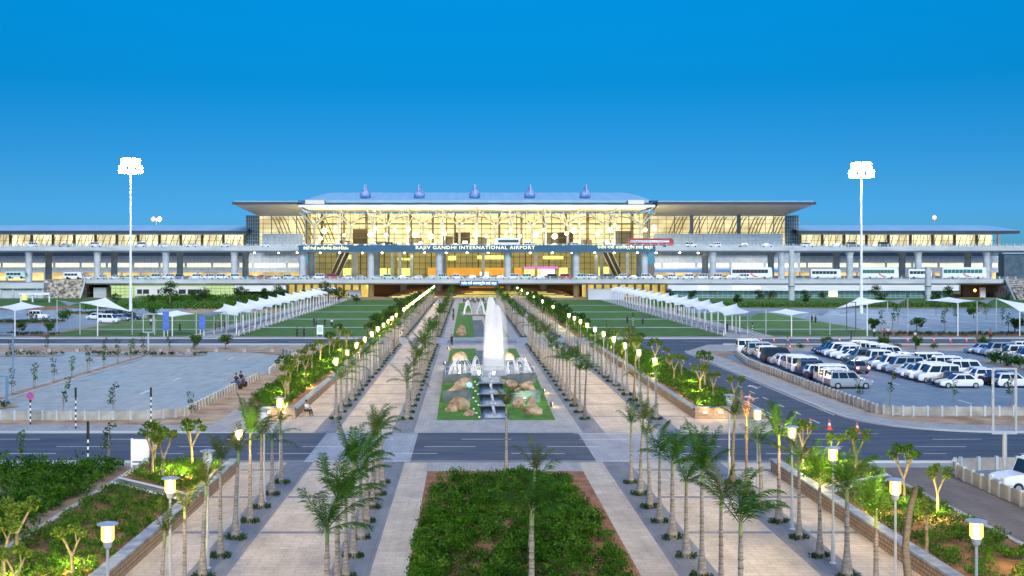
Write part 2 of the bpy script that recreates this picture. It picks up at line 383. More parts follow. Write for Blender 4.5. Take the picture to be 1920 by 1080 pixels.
# fountain forecourt
st('fountain_forecourt', [(-4.0, 8.7, 90.7, 97.9), (-4.0, -2.5, 97.9, 186), (7.2, 8.7, 97.9, 186)], 'sidewalk', Z)
st('fountain_terrace_paving', [(-4.0, 8.7, 186, 204)], 'pave_light', Z)
st('terrace_dark_band', [(-3.2, 8.0, 189.5, 196.5)], 'pave_grey', 2*Z)
st('upper_forecourt', [(-4.0, -2.6, 204, 420), (7.3, 8.7, 204, 420), (-2.6, 7.3, 380, 420)], 'sidewalk', Z)
# side road on the right, its pavement and its sandy verge
arc = [(31.2+9.5*(1-math.cos(t)), 100.5-9.9*math.sin(t)) for t in [R(a) for a in range(0, 91, 10)]]
st('side_road', [[(25.4, 90.7), (40.7, 90.7)]+[(x, y) for x, y in arc[::-1]]+[(31.2, 172), (38, 186.9), (25.4, 186.9)]], 'asphalt', 0.001)
arc2 = [(x+2.6*math.cos(R(180+a*10))*-1 if False else x, y) for a, (x, y) in enumerate(arc)]
sw = [(31.3, 172)]+[(x+.1, y+.02) for x, y in arc]+[(200, 90.9), (200, 94.8), (42, 94.8)]+[(34.2+6.5*(1-math.cos(t)), 101.5-6.5*math.sin(t)) for t in [R(a) for a in range(80, -1, -16)]]+[(34.2, 168), (33, 172)]
st('side_pavement', [sw], 'sidewalk', 2*Z)
kb = MB()
pts = [(31.25, 172)]+arc+[(200, 90.6)]
for i in range(len(pts)-1):
    (x0, y0), (x1, y1) = pts[i], pts[i+1]; dx, dy = x1-x0, y1-y0; L = math.hypot(dx, dy); nx, ny = -dy/L*.22, dx/L*.22
    kb.prism([(x0, y0), (x1, y1), (x1+nx, y1+ny), (x0+nx, y0+ny)], -.01, .13)
kb.box(31.3, 31.5, 172, 172.3, 0, .13)
structure('side_kerb', kb, 'concrete')
st('parking_verge', [[(34.2, 94.9), (200, 94.9), (200, 100.2), (36, 100.2), (34.7, 103), (34.7, 176), (33.1, 173), (34.2, 168)]], 'sand', 0.001)
mk = []
yy = 96
while yy < 184: mk.append((28.2, 28.34, yy, yy+2.2)); yy += 5.4
mk += [(25.75, 25.87, 98, 184), (30.95, 31.07, 101, 170)]
arrow = lambda x, y: [[(x-.08, y), (x+.08, y), (x+.08, y+2.4), (x-.08, y+2.4)], [(x-.5, y+2.2), (x+.5, y+2.2), (x, y+3.6)], [(x+.05, y+.9), (x+.9, y+1.7), (x+.75, y+1.9), (x+.05, y+1.2)]]
mk += arrow(26.9, 112)+arrow(26.9, 140)+arrow(29.6, 122)
st('side_road_marking', mk, 'paint', 3*Z)
# rear cross road
st('rear_road', [(-260, -16, 187.3, 200.6), (20.5, 260, 187.3, 200.6)], 'asphalt', 0.0)
st('rear_crossing_paving', [(-16, 20.5, 186, 203)], 'pave_light', 0.002)
st('rear_pavement', [(-260, -16, 201, 206.5), (25.2, 260, 201, 206.5)], 'sidewalk', 0.002)
st('rear_near_pavement', [(-200, -21, 182.3, 187), [(31.4, 172.3), (200, 176), (200, 179), (46, 179), (40, 186.9), (37.6, 186.9)]], 'sidewalk', 0.003)
st('rear_road_marking', [(-200+k*9, -196+k*9, 193.9, 194.1) for k in range(20)]+[(26+k*9, 30+k*9, 193.9, 194.1) for k in range(22)]+[(-200, -20, 200.0, 200.15), (26, 220, 200.0, 200.15)], 'paint', 2*Z)
# gravel path and verge beside the left bed
st('gravel_path', [[(-20.3, 105), (-20.3, 182), (-23.3, 182), (-23.8, 99), (-24.6, 95.3), (-20.3, 95.3)]], 'sand', Z)
st('left_parking_verge', [(-200, -20.3, 95.2, 98.6)], 'sand', 0.0)
# left car park: pale pavers, median, islands, arrows
st('left_parking', [[(-130, 98.4), (-28, 98.4), (-25.2, 101), (-23.7, 112), (-23.3, 150), (-24, 163), (-31, 170.5), (-44, 171.5), (-130, 171.5)]], 'lot', 2*Z)
st('left_parking_mound', [(-130, -20.5, 171.5, 182.3)], 'sand', 0.003)
st('left_parking_marking', [[(x-.1, y), (x+.1, y), (x+.1, y+2.6), (x-.1, y+2.6)] for x, y in ((-32, 117), (-32, 130), (-31.6, 158), (-55, 106), (-56, 128), (-70, 106), (-70, 140))]+[[(x-.35, y+2.4), (x+.35, y+2.4), (x, y+3.6)] for x, y in ((-32, 117), (-32, 130), (-31.6, 158))], 'paint', 3*Z)
md = MB(); md.box(-44.9, -44.6, 100, 166, 0, .13); md.box(-43.4, -43.1, 100, 166, 0, .13); structure('median_kerb', md, 'concrete')
st('median_soil', [(-44.6, -43.4, 100, 166)], 'sand', .05)
isl = [(-52, -36, 163.2, 167.2), (-74, -56, 163, 167), (-49, -40, 104.5, 109), (-90, -70, 120, 124)]
st('island_soil', [[(a+1.5, c), (b_-1.5, c), (b_, (c+d)/2), (b_-1.5, d), (a+1.5, d), (a, (c+d)/2)] for a, b_, c, d in isl], 'sand', .06)
# right car park
st('right_parking', [[(35, 103.5), (36.3, 100.7), (200, 100.7), (200, 172), (46, 172), (38, 169), (35, 164)]], 'lot2', 2*Z)
st('right_parking_mound', [[(40, 173), (200, 173), (200, 182), (48, 182)]], 'sand', 0.0025)
st('right_parking_marking', [[(x-.09, y), (x+.09, y), (x+.09, y+3), (x-.09, y+3)] for x, y in ((46, 109), (45.5, 126), (64, 130), (64, 150))]+[(47.8, 53, 120+2.9*k, 120.1+2.9*k) for k in range(16)]+[(36.2, 41, 120.4+2.95*k, 120.5+2.95*k) for k in range(16)], 'paint', 3*Z)
st('right_median_soil', [(65.9, 68.3, 108, 156), (60, 66, 106.2, 109.2)], 'sand', .05)
# far car parks beyond the rear road
st('far_left_parking', [(-190, -76, 207, 330)], 'lot2', 0.003)
st('far_left_island', [(-96, -72, 209, 213), (-120, -86, 250, 258), (-99, -78, 292, 300), (-190, -110, 320, 345)], 'redsoil', 0.05)
st('far_right_parking', [(82, 260, 214, 330)], 'lot2', 0.003)
st('far_right_island', [(73, 100, 207, 214), (112, 200, 216, 224), (82, 200, 330, 336)], 'redsoil', 0.05)
st('far_right_marking', [(90+k*8, 90.15+k*8, 232, 318) for k in range(20)]+[(88, 250, 226+q*33, 226.4+q*33) for q in range(4)], 'paint', 0.012)
st('far_left_marking', [(-180+k*6, -179.8+k*6, 262, 285) for k in range(15)]+[(-185, -78, 236, 236.3)], 'paint', 0.012)
st('road_stain', [[(5.6+1.5*math.cos(a)*(1+.2*math.sin(3*a)), 80.2+.5*math.sin(a)) for a in [6.2832*k/18 for k in range(18)]], [(52+2.5*math.cos(a), 85+.4*math.sin(a)*(1+.3*math.cos(2*a))) for a in [6.2832*k/18 for k in range(18)]], [(-60+1.8*math.cos(a), 82.5+.35*math.sin(a)) for a in [6.2832*k/14 for k in range(14)]]], 'stain', 0.006)
st('far_right_apron', [(57, 82, 225, 330)], 'lot2', 0.003)
# lawns with pale cross paths, both sides of the avenue
L = [(-40, -17.5)]; RR = [(22.2, 44.7)]
cuts = [207.5, 234, 236, 268, 270, 306, 308, 352, 354, 404]
lw = []
for i in range(0, 10, 2):
    for a, b_ in ((-40, -17.5), (22.2, 44.7)): lw.append((a, b_, cuts[i], cuts[i+1]))
for a, b_ in ((-74, -48.7), (53.4, 76)):
    for c, d in ((207.5, 228), (229.4, 262), (263.4, 300)): lw.append((a, b_, c, d))
st('lawn', lw, 'lawn', 0.02)
st('rear_grass', [(-190, -50.5, 331, 421), (55.2, 260, 337, 423)], 'lawn', 0.01)
st('lawn_path', [(-40, -17.5, cuts[i], cuts[i+1]) for i in (1, 3, 5, 7)]+[(22.2, 44.7, cuts[i], cuts[i+1]) for i in (1, 3, 5, 7)]+[(-74, -48.7, 228, 229.4), (-74, -48.7, 262, 263.4), (53.4, 76, 228, 229.4), (53.4, 76, 262, 263.4)], 'concrete', 0.024)
st('covered_walk_paving', [(-48.5, -40.2, 204, 410), (44.9, 53.2, 204, 410)], 'sidewalk', 0.02)
# beds beside the avenue
st('bed_soil', [(-2.45, 7.15, 30, 73.8)], 'redsoil', .06)
bl = [[(-20.1, 109.5), (-16.6, 99), (WL-.5, 99), (WL-.5, 184), (-20.6, 184)], [(25.0, 109.5), (21.2, 99), (WR+.5, 99), (WR+.5, 184), (25.0, 184)],
      [(-20.1, 20), (WL-.5, 20), (WL-.5, 62.5), (-20.1, 67.6)], [(-20.1, 69), (WL-.5, 64), (WL-.5, 74), (-15.6, 76), (-20.1, 76)],
      [(24.6, 20), (WR+.5, 20), (WR+.5, 64.5), (24.6, 68.6)], [(24.6, 70), (WR+.5, 66), (WR+.5, 74), (20, 76), (24.6, 76)],
      [(-20.6, 204), (-14.7, 204), (-14.7, 400), (-17.4, 400), (-17.4, 204)], [(19.3, 204), (22.1, 204), (22.1, 400), (19.3, 400)]]
st('side_bed_soil', bl, 'redsoil', .35)
st('field_soil', [(-150, -20.4, 20, 75.8)], 'earth', .03)
st('brick_path', [(24.8, 29.3, 20, 75.4)], 'brickpath', .01)
st('corner_parking', [(29.5, 120, 20, 75.2)], 'lot2', 2*Z)
# fountain garden turf: the slope in front of the basin, and the two gardens behind
b = MB()
for a, b_ in ((-2.5, 1.15), (3.5, 7.2)): b.quad((a, 97.9, .03), (b_, 97.9, .03), (b_, 123.2, 1.0), (a, 123.2, 1.0)); b.quad((a, 97.9, 0), (b_, 97.9, 0), (b_, 97.9, .03), (a, 97.9, .03))
for a in (-2.5, 7.2): b.quad((a, 97.9, 0), (a, 97.9, .03), (a, 123.2, 1.0), (a, 123.2, 0))
b.rect(-2.5, 1.3, 141, 178, .03); b.rect(3.6, 7.2, 141, 178, .03)
b.rect(-2.5, 1.2, 204.5, 372, .03); b.rect(3.9, 7.2, 204.5, 372, .03)
structure('garden_turf', b, 'turf')
# ------------------------------------------------------------------ plants
rng = np.random.default_rng(5)
def frond(rg, L, az, elev, droop, wind, nl, lw, ll, roll=0):
    """one pinnate frond: a curved rachis with two ranks of drooping leaflets; returns V, F of quads"""
    n = nl; t = np.linspace(0, 1, n)
    d = np.array([math.cos(az)*math.cos(elev), math.sin(az)*math.cos(elev), math.sin(elev)])
    P = np.zeros((n, 3)); p = np.zeros(3); step = L/(n-1); dd = d.copy()
    T = np.zeros((n, 3))
    for i in range(n):
        P[i] = p; T[i] = dd; dd = dd+np.array([wind[0], wind[1], -droop])/n*(.3+1.6*i/n); dd /= np.linalg.norm(dd); p = p+dd*step
    S = np.cross(T, np.array([0, 0, 1.])); S /= np.maximum(np.linalg.norm(S, axis=1), 1e-3)[:, None]
    U = np.cross(S, T)
    Vs = []; 
    for sd in (-1, 1):
        i0 = int(n*.14)
        b0 = P[i0:]; tt = t[i0:]; m = len(b0)
        ln = ll*np.sin(np.pi*np.clip(.14+.80*(tt-.1), 0, 1))**.7*rg.uniform(.8, 1.15, m)
        dirn = S[i0:]*sd*.85+T[i0:]*(.55+.5*tt)[:, None]-U[i0:]*rg.uniform(.0, .5, m)[:, None]*.8+rg.normal(0, .13, (m, 3))+np.array([wind[0], wind[1], -.18])*.35
        dirn /= np.linalg.norm(dirn, axis=1)[:, None]
        end = b0+dirn*ln[:, None]; end[:, 2] -= ln*.22
        mid = b0+dirn*ln[:, None]*.5
        w = T[i0:]*lw*.5
        Vs.append(np.stack([b0-w*.5, b0+w*.5, mid+w, mid-w], 1)); Vs.append(np.stack([mid-w, mid+w, end+w*.15, end-w*.15], 1))
    # rachis as a thin ribbon pair
    r = .022*(1-t*.8); a = P-S*r[:, None]; c = P+S*r[:, None]
    Vs.append(np.stack([a[:-1], c[:-1], c[1:], a[1:]], 1)); a = P-U*r[:, None]; c = P+U*r[:, None]
    Vs.append(np.stack([a[:-1], c[:-1], c[1:], a[1:]], 1))
    V = np.concatenate(Vs).reshape(-1, 3); F = np.arange(len(V)).reshape(-1, 4)
    return V, F
def crown_geo(seed, nf=11, L=2.0, up=(.35, 1.3), wind=(.5, .15), nl=34, ll=.5, lw=.045, droop=1.1, z=0):
    rg = np.random.default_rng(seed); VV = []; FF = []; k = 0
    for i in range(nf):
        az = 2*math.pi*(i*.382+rg.uniform(-.05, .05)); e = up[0]+(up[1]-up[0])*(i/nf)**.8+rg.uniform(-.12, .12)
        V, F = frond(rg, L*rg.uniform(.75, 1.12), az, e, droop*rg.uniform(.7, 1.3), (wind[0]*rg.uniform(.5, 1.5), wind[1]*rg.uniform(.3, 1.5)), nl, lw, ll)
        V = V+np.array([0, 0, z+.02*i]); VV.append(V); FF.append(F+k); k += len(V)
    return np.concatenate(VV), np.concatenate(FF)
def grass_geo(seed, n, x, y, h, s):
    rg = np.random.default_rng(seed); C = np.stack([rg.uniform(-x, x, n), rg.uniform(-y, y, n), rg.uniform(.02, h, n)], 1)
    return leaf_quads(C, s, rg, .35, .6)
def palm_proto(seed, th, r0, L, nf, up, wind, leaf='palmleaf', bark='bark', nl=34, ll=.5, droop=1.1, lean=(0, 0)):
    root = proto_root('royal_palm', 'palm tree'); b = MB()
    zs = [0, .08, .25, .6, 1.1, 1.5, 2.0, 2.6, th-.5, th]; rs = [r0, r0*1.02, r0*.95, r0*.74, r0*.50, r0*.42, r0*.38, r0*.36, r0*.34, r0*.26]
    pts = [(lean[0]*(z/th)**2, lean[1]*(z/th)**2, z) for z in zs]; b.tube(pts, rs, 9)
    for z in [1.45+.36*q+random.Random(seed+q).uniform(-.12, .12) for q in range(4)]:
        if z < th-.6:
            q = lean[0]*(z/th)**2, lean[1]*(z/th)**2; b.use(1); b.tube([(q[0], q[1], z), (q[0], q[1], z+.05)], r0*.43, 9)
    b.use(2); b.tube([(lean[0], lean[1], th-.05), (lean[0]*1.08, lean[1]*1.08, th+.35), (lean[0]*1.12, lean[1]*1.12, th+.75)], [r0*.33, r0*.29, r0*.12], 8)
    b.build('trunk', [bark, 'barkdark', 'barkgreen'], root, smooth=True)
    V, F = crown_geo(seed, nf, L, up, wind, nl, ll, .031, droop, th+.35); V[:, 0] += lean[0]*1.1; V[:, 1] += lean[1]*1.1
    npmesh('crown', V, F, leaf, root)
    V, F = grass_geo(seed, 330, .5, .30, .24, .15); npmesh('base_planting', V, F, 'treeleaf', root)
    return root
PALMS = [palm_proto(11, 3.5, .23, 1.7, 7, (.8, 1.45), (.45, .1), ll=.4),
         palm_proto(12, 3.1, .27, 1.9, 8, (.55, 1.4), (.7, .0), ll=.42),
         palm_proto(13, 3.9, .22, 1.5, 6, (1.0, 1.5), (.25, .1), 'palmleaf2', ll=.36),
         palm_proto(14, 2.9, .27, 2.0, 8, (.35, 1.35), (.35, -.3), ll=.42),
         palm_proto(15, 3.6, .23, 1.4, 5, (1.05, 1.52), (.2, .2), 'palmleaf2', lean=(.15, 0), ll=.34),
         palm_proto(16, 3.3, .25, 1.8, 9, (.3, 1.45), (.85, .1), lean=(-.12, 0), ll=.4),
         palm_proto(17, 3.8, .22, 1.7, 6, (.7, 1.4), (-.4, .1), lean=(.14, 0), ll=.38, bark='barkdark'),
         palm_proto(18, 3.2, .26, 1.9, 8, (.5, 1.4), (.2, .4), ll=.4),
         palm_proto(26, 3.4, .22, 1.3, 4, (1.1, 1.52), (.15, .0), 'palmleaf2', lean=(-.1, .05), ll=.3)]
BARE = palm_proto(19, 3.9, .2, 1.5, 3, (1.25, 1.52), (.1, .0), 'deadleaf', 'stem', 30, .22, .6)
# nearer, fuller variants
BIG = [palm_proto(21, 3.5, .25, 1.9, 8, (.75, 1.45), (.75, .0), nl=60, ll=.45),
       palm_proto(22, 3.9, .23, 2.0, 7, (1.05, 1.5), (.10, .0), nl=60, ll=.42, droop=.6),
       palm_proto(23, 3.2, .26, 2.1, 9, (.5, 1.4), (.55, .2), nl=60, ll=.5),
       palm_proto(24, 3.6, .21, 1.7, 6, (.7, 1.45), (-.25, .1), nl=60, ll=.42, leaf='palmleaf2'),
       palm_proto(25, 3.3, .25, 1.9, 7, (.9, 1.45), (.95, -.1), nl=60, ll=.45)]
DEAD = proto_root('royal_palm', 'palm tree'); b = MB(); b.tube([(0, 0, 0), (.05, 0, 1.5), (-.1, 0, 3.2), (.05, 0, 4.6), (.28, 0, 5.5)], [.2, .16, .13, .12, .1], 8); b.build('trunk', 'barkdark', DEAD, smooth=True)
V, F = grass_geo(77, 300, .5, .3, .24, .15); npmesh('base_planting', V, F, 'treeleaf', DEAD)
ROWS = [(-10.8, 'outer left'), (-4.95, 'inner left'), (9.6, 'inner right'), (15.5, 'outer right')]
prn = random.Random(31)
def palm_at(p, x, y, label, grp, s=None, rz=None):
    return place(p, (x, y, 0), prn.uniform(-.5, .5) if rz is None else rz, label, grp, s or (lambda q: (q, q, q*prn.uniform(.88, 1.1)))(prn.uniform(.82, 1.05)))
for x, rn in ROWS:
    # before the front road, counted from the road towards the camera
    for k in range(9):
        y = 70.0-3.5*k
        if y < 41.5 and not (x in (-4.95, 9.6) or x == 15.5): continue
        if x == -4.95 and k in (0,): pass
        p = BIG[(k*2+int(x)) % 5] if k >= 3 else PALMS[(k*4+int(x)) % 9]
        if rn == 'outer right' and k in (1,): p = BARE
        if rn == 'outer right' and k == 8: p = DEAD
        if rn == 'outer left' and k in (2, 5): p = PALMS[2]
        if rn == 'outer left' and k >= 4: p = PALMS[(4, 2, 4, 2, 4)[k-4]]
        palm_at(p, x+prn.uniform(-.06, .06), y, f'{"leafless dark palm trunk," if p is DEAD else "palm with dry spear," if p is BARE else "royal palm,"} {nth(k+1)} from the front road in the near {rn} row', 'palms on the camera side of the front road')
    ys = [98.3+4.38*k for k in range(21)]
    for k, y in enumerate(ys):
        p = PALMS[prn.randrange(9)]
        palm_at(p, x+prn.uniform(-.06, .06), y, f'royal palm, {nth(k+1)} beyond the front road in the {rn} row', 'palms between the two cross roads')
    y = 205.5; k = 0
    while y < 398:
        palm_at(PALMS[prn.randrange(9)], x, y, f'royal palm, {nth(k+1)} beyond the rear road in the {rn} row', 'palms beyond the rear road')
        y += 5.2 if y < 300 else 6.4; k += 1
for k, (x, y, p) in enumerate(((2.4, 44.6, BIG[2]), (2.75, 51.5, PALMS[4]), (2.35, 71.8, PALMS[2]))):
    palm_at(p, x, y, f'royal palm {nth(3-k)} from the front road standing in the shrubs of the central bed', 'palms in the central bed', s=1.0)

# --- leafy ground cover nobody could count
def inside(P, poly):
    x, y = P[:, 0], P[:, 1]; c = np.zeros(len(P), bool); n = len(poly)
    for i in range(n):
        (x0, y0), (x1, y1) = poly[i], poly[(i+1) % n]
        if y0 == y1: continue
        c ^= ((y0 > y) != (y1 > y)) & (x < (x1-x0)*(y-y0)/(y1-y0)+x0)
    return c
def vnoise(P, s, seed):
    r_ = np.random.default_rng(seed); v = np.zeros(len(P))
    for k in range(5):
        a = r_.uniform(0, 6.28); f = s*(1.7**k)*r_.uniform(.8, 1.2); ph = r_.uniform(0, 6.28, 2)
        v += np.sin(P[:, 0]*f*math.cos(a)+P[:, 1]*f*math.sin(a)+ph[0])*np.sin(-P[:, 0]*f*math.sin(a)+P[:, 1]*f*math.cos(a)+ph[1])/(1.35**k)
    return v
def cover(name, poly, z0, h, dens, leaf, m, thr=-.9, seed=1, per=14, tuft=.28, aspect=.5):
    rg = np.random.default_rng(seed); xs = [p[0] for p in poly]; ys = [p[1] for p in poly]
    n = int((max(xs)-min(xs))*(max(ys)-min(ys))*dens)
    P = np.stack([rg.uniform(min(xs), max(xs), n), rg.uniform(min(ys), max(ys), n)], 1)
    P = P[inside(P, poly)]; v = vnoise(P, 1.1, seed); keep = v > thr; P = P[keep]; v = v[keep]
    hh = h*(.55+.28*np.clip(v, -1, 1.6)+rg.uniform(-.12, .22, len(P)))
    C = np.repeat(np.stack([P[:, 0], P[:, 1], hh], 1), per, 0)
    off = rg.normal(0, 1, (len(C), 3)); off /= np.linalg.norm(off, axis=1)[:, None]; off *= (tuft*rg.uniform(.2, 1, len(C))**.6)[:, None]
    C = C+off*np.array([1, 1, .8]); C[:, 2] = np.maximum(C[:, 2]*rg.uniform(.75, 1.0, len(C)), .03)+z0
    V, F = leaf_quads(C, leaf, rg, aspect, .35)
    o = npmesh(name, V, F, m); o['kind'] = 'stuff'; return o
cover('bed_foliage', [(-2.3, 42), (6.75, 42), (6.5, 50), (6.7, 58), (6.0, 64), (5.8, 70.2), (4.2, 71.6), (1, 70.9), (-1.2, 71.4), (-1.0, 68.5), (-2.2, 66), (-2.3, 56)], .05, .72, 15, .15, 'shrub', -.62, 3, 26, .30, .42)
cover('tall_bed_foliage', [(-2.0, 42), (6.4, 42), (5.6, 69.5), (-1.5, 69)], .05, 1.0, 5, .17, 'shrubfine', .75, 13, 26, .34)
cover('tall_field_foliage', [(-45, 44), (-21.6, 44), (-21.8, 74.5), (-45, 74.5)], .03, 1.1, 3, .2, 'shrubfine', .8, 14, 22, .4)
cover('field_foliage', [(-46, 44), (-21.0, 44), (-21.4, 75.4), (-46, 75.6)], .03, .75, 9, .19, 'shrub', -.9, 4, 18, .36)
nb = [('bed_foliage', [(-19.8, 40), (-15.0, 40), (-15.0, 62.2), (-19.8, 67)], -.6, 5), ('bed_foliage', [(-19.8, 69.4), (-15.0, 64.6), (-15.1, 73.6), (-16, 75.5), (-19.8, 75.5)], -.7, 6),
      ('bed_foliage', [(19.8, 40), (24.4, 40), (24.4, 68.2), (19.8, 64.6)], -.35, 7), ('bed_foliage', [(19.6, 66.6), (24.4, 70.4), (24.4, 75.4), (20.2, 75.4), (19.6, 73.8)], -.5, 8)]
for nm, p, thr, sd in nb: cover(nm, p, .35, .5, 12, .13, 'shrubfine', thr, sd, 22, .27)
for sx, sd in ((0, 9), (1, 10)):
    a = [(-19.9, 110.3), (-16.4, 99.8), (-15.6, 101), (-15.4, 183.5), (-20.4, 183.5)]
    if sx: a = [(24.8, 110.3), (21.2, 99.8), (20.0, 101), (19.9, 183.5), (24.8, 183.5)]
    cover('bed_foliage', a, .35, .6, 7, .22, 'shrubfine', -.8, sd, 12, .3)
cover('bed_foliage', [(-17.3, 205), (-14.8, 205), (-14.8, 398), (-17.3, 398)], .3, .8, 2.5, .34, 'treeleaf', -.9, 11, 10, .4)
cover('bed_foliage', [(19.4, 205), (22.0, 205), (22.0, 398), (19.4, 398)], .3, .8, 2.5, .34, 'treeleaf', -.9, 12, 10, .4)
for k, (a, b_, c, d) in enumerate(((-52, -36, 164, 166.4), (-74, -56, 164, 166.2), (-49, -41, 105.5, 108), (-96, -72, 209.5, 212.5), (-120, -86, 250, 258), (-99, -78, 292, 300), (73, 100, 208, 213), (112, 200, 217, 223), (60, 66, 106.6, 108.8))):
    cover('island_foliage', [(a, c), (b_, c), (b_, d), (a, d)], .06, .5, 4, .26, 'treeleaf', -.3, 20+k, 9, .3)

for k, (a, b_, c, d, h) in enumerate(((-104, -52, 322, 345, 1.2), (-104, -52, 372, 405, 1.8), (57, 150, 338, 350, .6))): cover('hedge_foliage', [(a, c), (b_, c), (b_, d), (a, d)], .0, h, .5, .6, 'shrubfine', -.1, 40+k, 16, 1.3)

# --- small garden trees
def leaf_cloud(cs, rs, n, size, seed, flat=.75, asp=.5):
    rg = np.random.default_rng(seed); VV = []; FF = []; k = 0
    for c, r in zip(cs, rs):
        d = rg.normal(size=(n, 3)); d /= np.linalg.norm(d, axis=1)[:, None]; C = np.array(c)+d*(r*rg.uniform(.25, 1.05, n)**.5)[:, None]*np.array([1, 1, flat])
        V, F = leaf_quads(C, size, rg, asp, .1); VV.append(V); FF.append(F+k); k += len(V)
    return np.concatenate(VV), np.concatenate(FF)
def forked_proto(seed, h, nb_, leaf='limeleaf', name='frangipani_tree', cat='small tree'):
    rg = random.Random(seed); root = proto_root(name, cat); b = MB(); tips = []
    b.tube([(0, 0, 0), (.03, 0, h*.25), (0, .02, h*.5)], [.09, .075, .07], 7)
    for i in range(nb_):
        a = 2*math.pi*i/nb_+rg.uniform(-.4, .4); s = rg.uniform(.35, .6)
        m_ = (s*.6*math.cos(a), s*.6*math.sin(a), h*.72); e = (s*math.cos(a)*1.2, s*math.sin(a)*1.2, h*rg.uniform(.88, 1.0))
        b.tube([(0, .02, h*.48), m_, e], [.06, .05, .035], 6); tips.append(e)
        e2 = (e[0]*.6+rg.uniform(-.3, .3), e[1]*.6+rg.uniform(-.3, .3), h*rg.uniform(.9, 1.05)); b.tube([m_, e2], [.04, .03], 5); tips.append(e2)
    b.build('trunk', 'stem', root, smooth=True)
    V, F = leaf_cloud(tips, [rg.uniform(.24, .36) for _ in tips], 62, .21, seed); npmesh('crown', V, F, leaf, root); return root
FORK = [forked_proto(41, 2.6, 3), forked_proto(42, 2.3, 2), forked_proto(43, 2.9, 3, 'shrubfine'), forked_proto(44, 2.2, 3)]
def sapling_proto(seed, h, lean, m='treeleaf', n=4):
    rg = random.Random(seed); root = proto_root('staked_sapling', 'sapling'); b = MB()
    b.tube([(0, 0, 0), (lean*.3, 0, h*.5), (lean, 0, h)], [.03, .025, .012], 5); b.tube([(.12, 0, 0), (.12, 0, h*.55)], .02, 5)
    b.build('trunk', 'stem', root)
    cs = [(lean*(z/h)**1.5+rg.uniform(-.22, .22), rg.uniform(-.2, .2), z) for z in [h*(.5+.5*i/(n-1)) for i in range(n)]]
    V, F = leaf_cloud(cs, [rg.uniform(.2, .36) for _ in cs], 34, .2, seed, 1.0); npmesh('crown', V, F, m, root); return root
SAP = [sapling_proto(51, 2.7, .1), sapling_proto(52, 2.3, -.15, n=3), sapling_proto(53, 3.1, .3), sapling_proto(54, 2.0, 0, 'shrubfine', 3)]
def tree_proto(seed, h, w, m='treeleaf', n=9, per=70, leaf=.42):
    rg = random.Random(seed); root = proto_root('leafy_tree', 'tree'); b = MB(); cs = []; rs = []
    b.tube([(0, 0, 0), (.05, 0, h*.3), (0, 0, h*.62)], [.16, .12, .08], 7)
    for i in range(n):
        a = rg.uniform(0, 6.28); q = rg.uniform(0, w*.42); z = h*rg.uniform(.42, .92); c = (q*math.cos(a), q*math.sin(a), z); cs.append(c); rs.append(w*rg.uniform(.16, .27))
        b.tube([(0, 0, h*.35), (c[0]*.5, c[1]*.5, (h*.35+z)/2), c], [.06, .04, .02], 5)
    b.build('trunk', 'barkdark', root)
    V, F = leaf_cloud(cs, rs, per, leaf, seed, .8); npmesh('crown', V, F, m, root); return root
TREE = [tree_proto(61, 4.2, 4.2), tree_proto(62, 3.4, 4.0), tree_proto(63, 5.2, 4.4, n=11), tree_proto(64, 3.2, 3.2, 'shrubfine')]
def bush_proto(seed, w, h, m='treeleaf'):
    rg = random.Random(seed); root = proto_root('round_bush', 'bush'); b = MB(); b.tube([(0, 0, 0), (0, 0, h*.5)], [.08, .04], 5); b.build('trunk', 'barkdark', root)
    cs = [(rg.uniform(-w*.3, w*.3), rg.uniform(-w*.3, w*.3), h*rg.uniform(.35, .7)) for _ in range(6)]
    V, F = leaf_cloud(cs, [h*.38]*6, 60, .26, seed, .9); npmesh('crown', V, F, m, root); return root
BUSH = [bush_proto(71, 1.6, 1.3), bush_proto(72, 2.2, 1.6, 'shrub')]
# garden trees in the side beds (some are lit from below)
FT = [(-18.0, 46.4, 0), (-19.0, 50.5, 3), (-16.6, 44, 1), (-15.6, 47.2, 1), (-18.5, 70.3, 2), (-17.4, 68.4, 0), (-16.7, 72.5, 2), (-19.2, 73.6, 1),
      (20.6, 73.4, 2), (22.2, 72.4, 1), (22.6, 69.5, 0), (23.3, 59.3, 0), (22.5, 61.6, 2), (22.6, 46.8, 3), (24.0, 48.4, 1), (23.2, 41.6, 2), (19.9, 51.8, 1)]
for k, (x, y, i) in enumerate(FT):
    sd = 'left' if x < 0 else 'right'
    n_ = sorted([f for f in FT if (f[0] < 0) == (x < 0)], key=lambda f: -f[1]).index((x, y, i))+1
    place(FORK[i], (x, y, .33), prn.uniform(0, 6), f'forked pale-stemmed small tree, {nth(n_)} from the front road in the near {sd} planter bed', 'small trees in the near beds', prn.uniform(.9, 1.12))
FT2 = []
for k in range(15):
    FT2.append((-17.2+prn.uniform(-2.4, 1.2), 106+5.1*k, k % 4)); FT2.append((22.6+prn.uniform(-1.6, 1.8), 104+5.1*k, (k*3+1) % 4))
for k, (x, y, i) in enumerate(FT2):
    sd = 'left' if x < 0 else 'right'
    place(FORK[i], (x, y, .33), prn.uniform(0, 6), f'forked small garden tree, {nth(k//2+1)} beyond the front road in the {sd} bed beside the avenue', 'small trees in the far side beds', prn.uniform(.9, 1.25))
k = 0
for y in np.arange(206, 392, 7.4):
    for x, sd in ((-16.2+prn.uniform(-.6, .6), 'left'), (20.8+prn.uniform(-.6, .6), 'right')):
        place((TREE[3], FORK[2], TREE[1])[k % 3], (x, float(y), .28), prn.uniform(0, 6), f'bushy garden tree, {nth(k//2+1)} beyond the rear road between the {sd} lawn and the palms', 'trees between the lawns and the palms', prn.uniform(.75, 1.0))
        k += 1
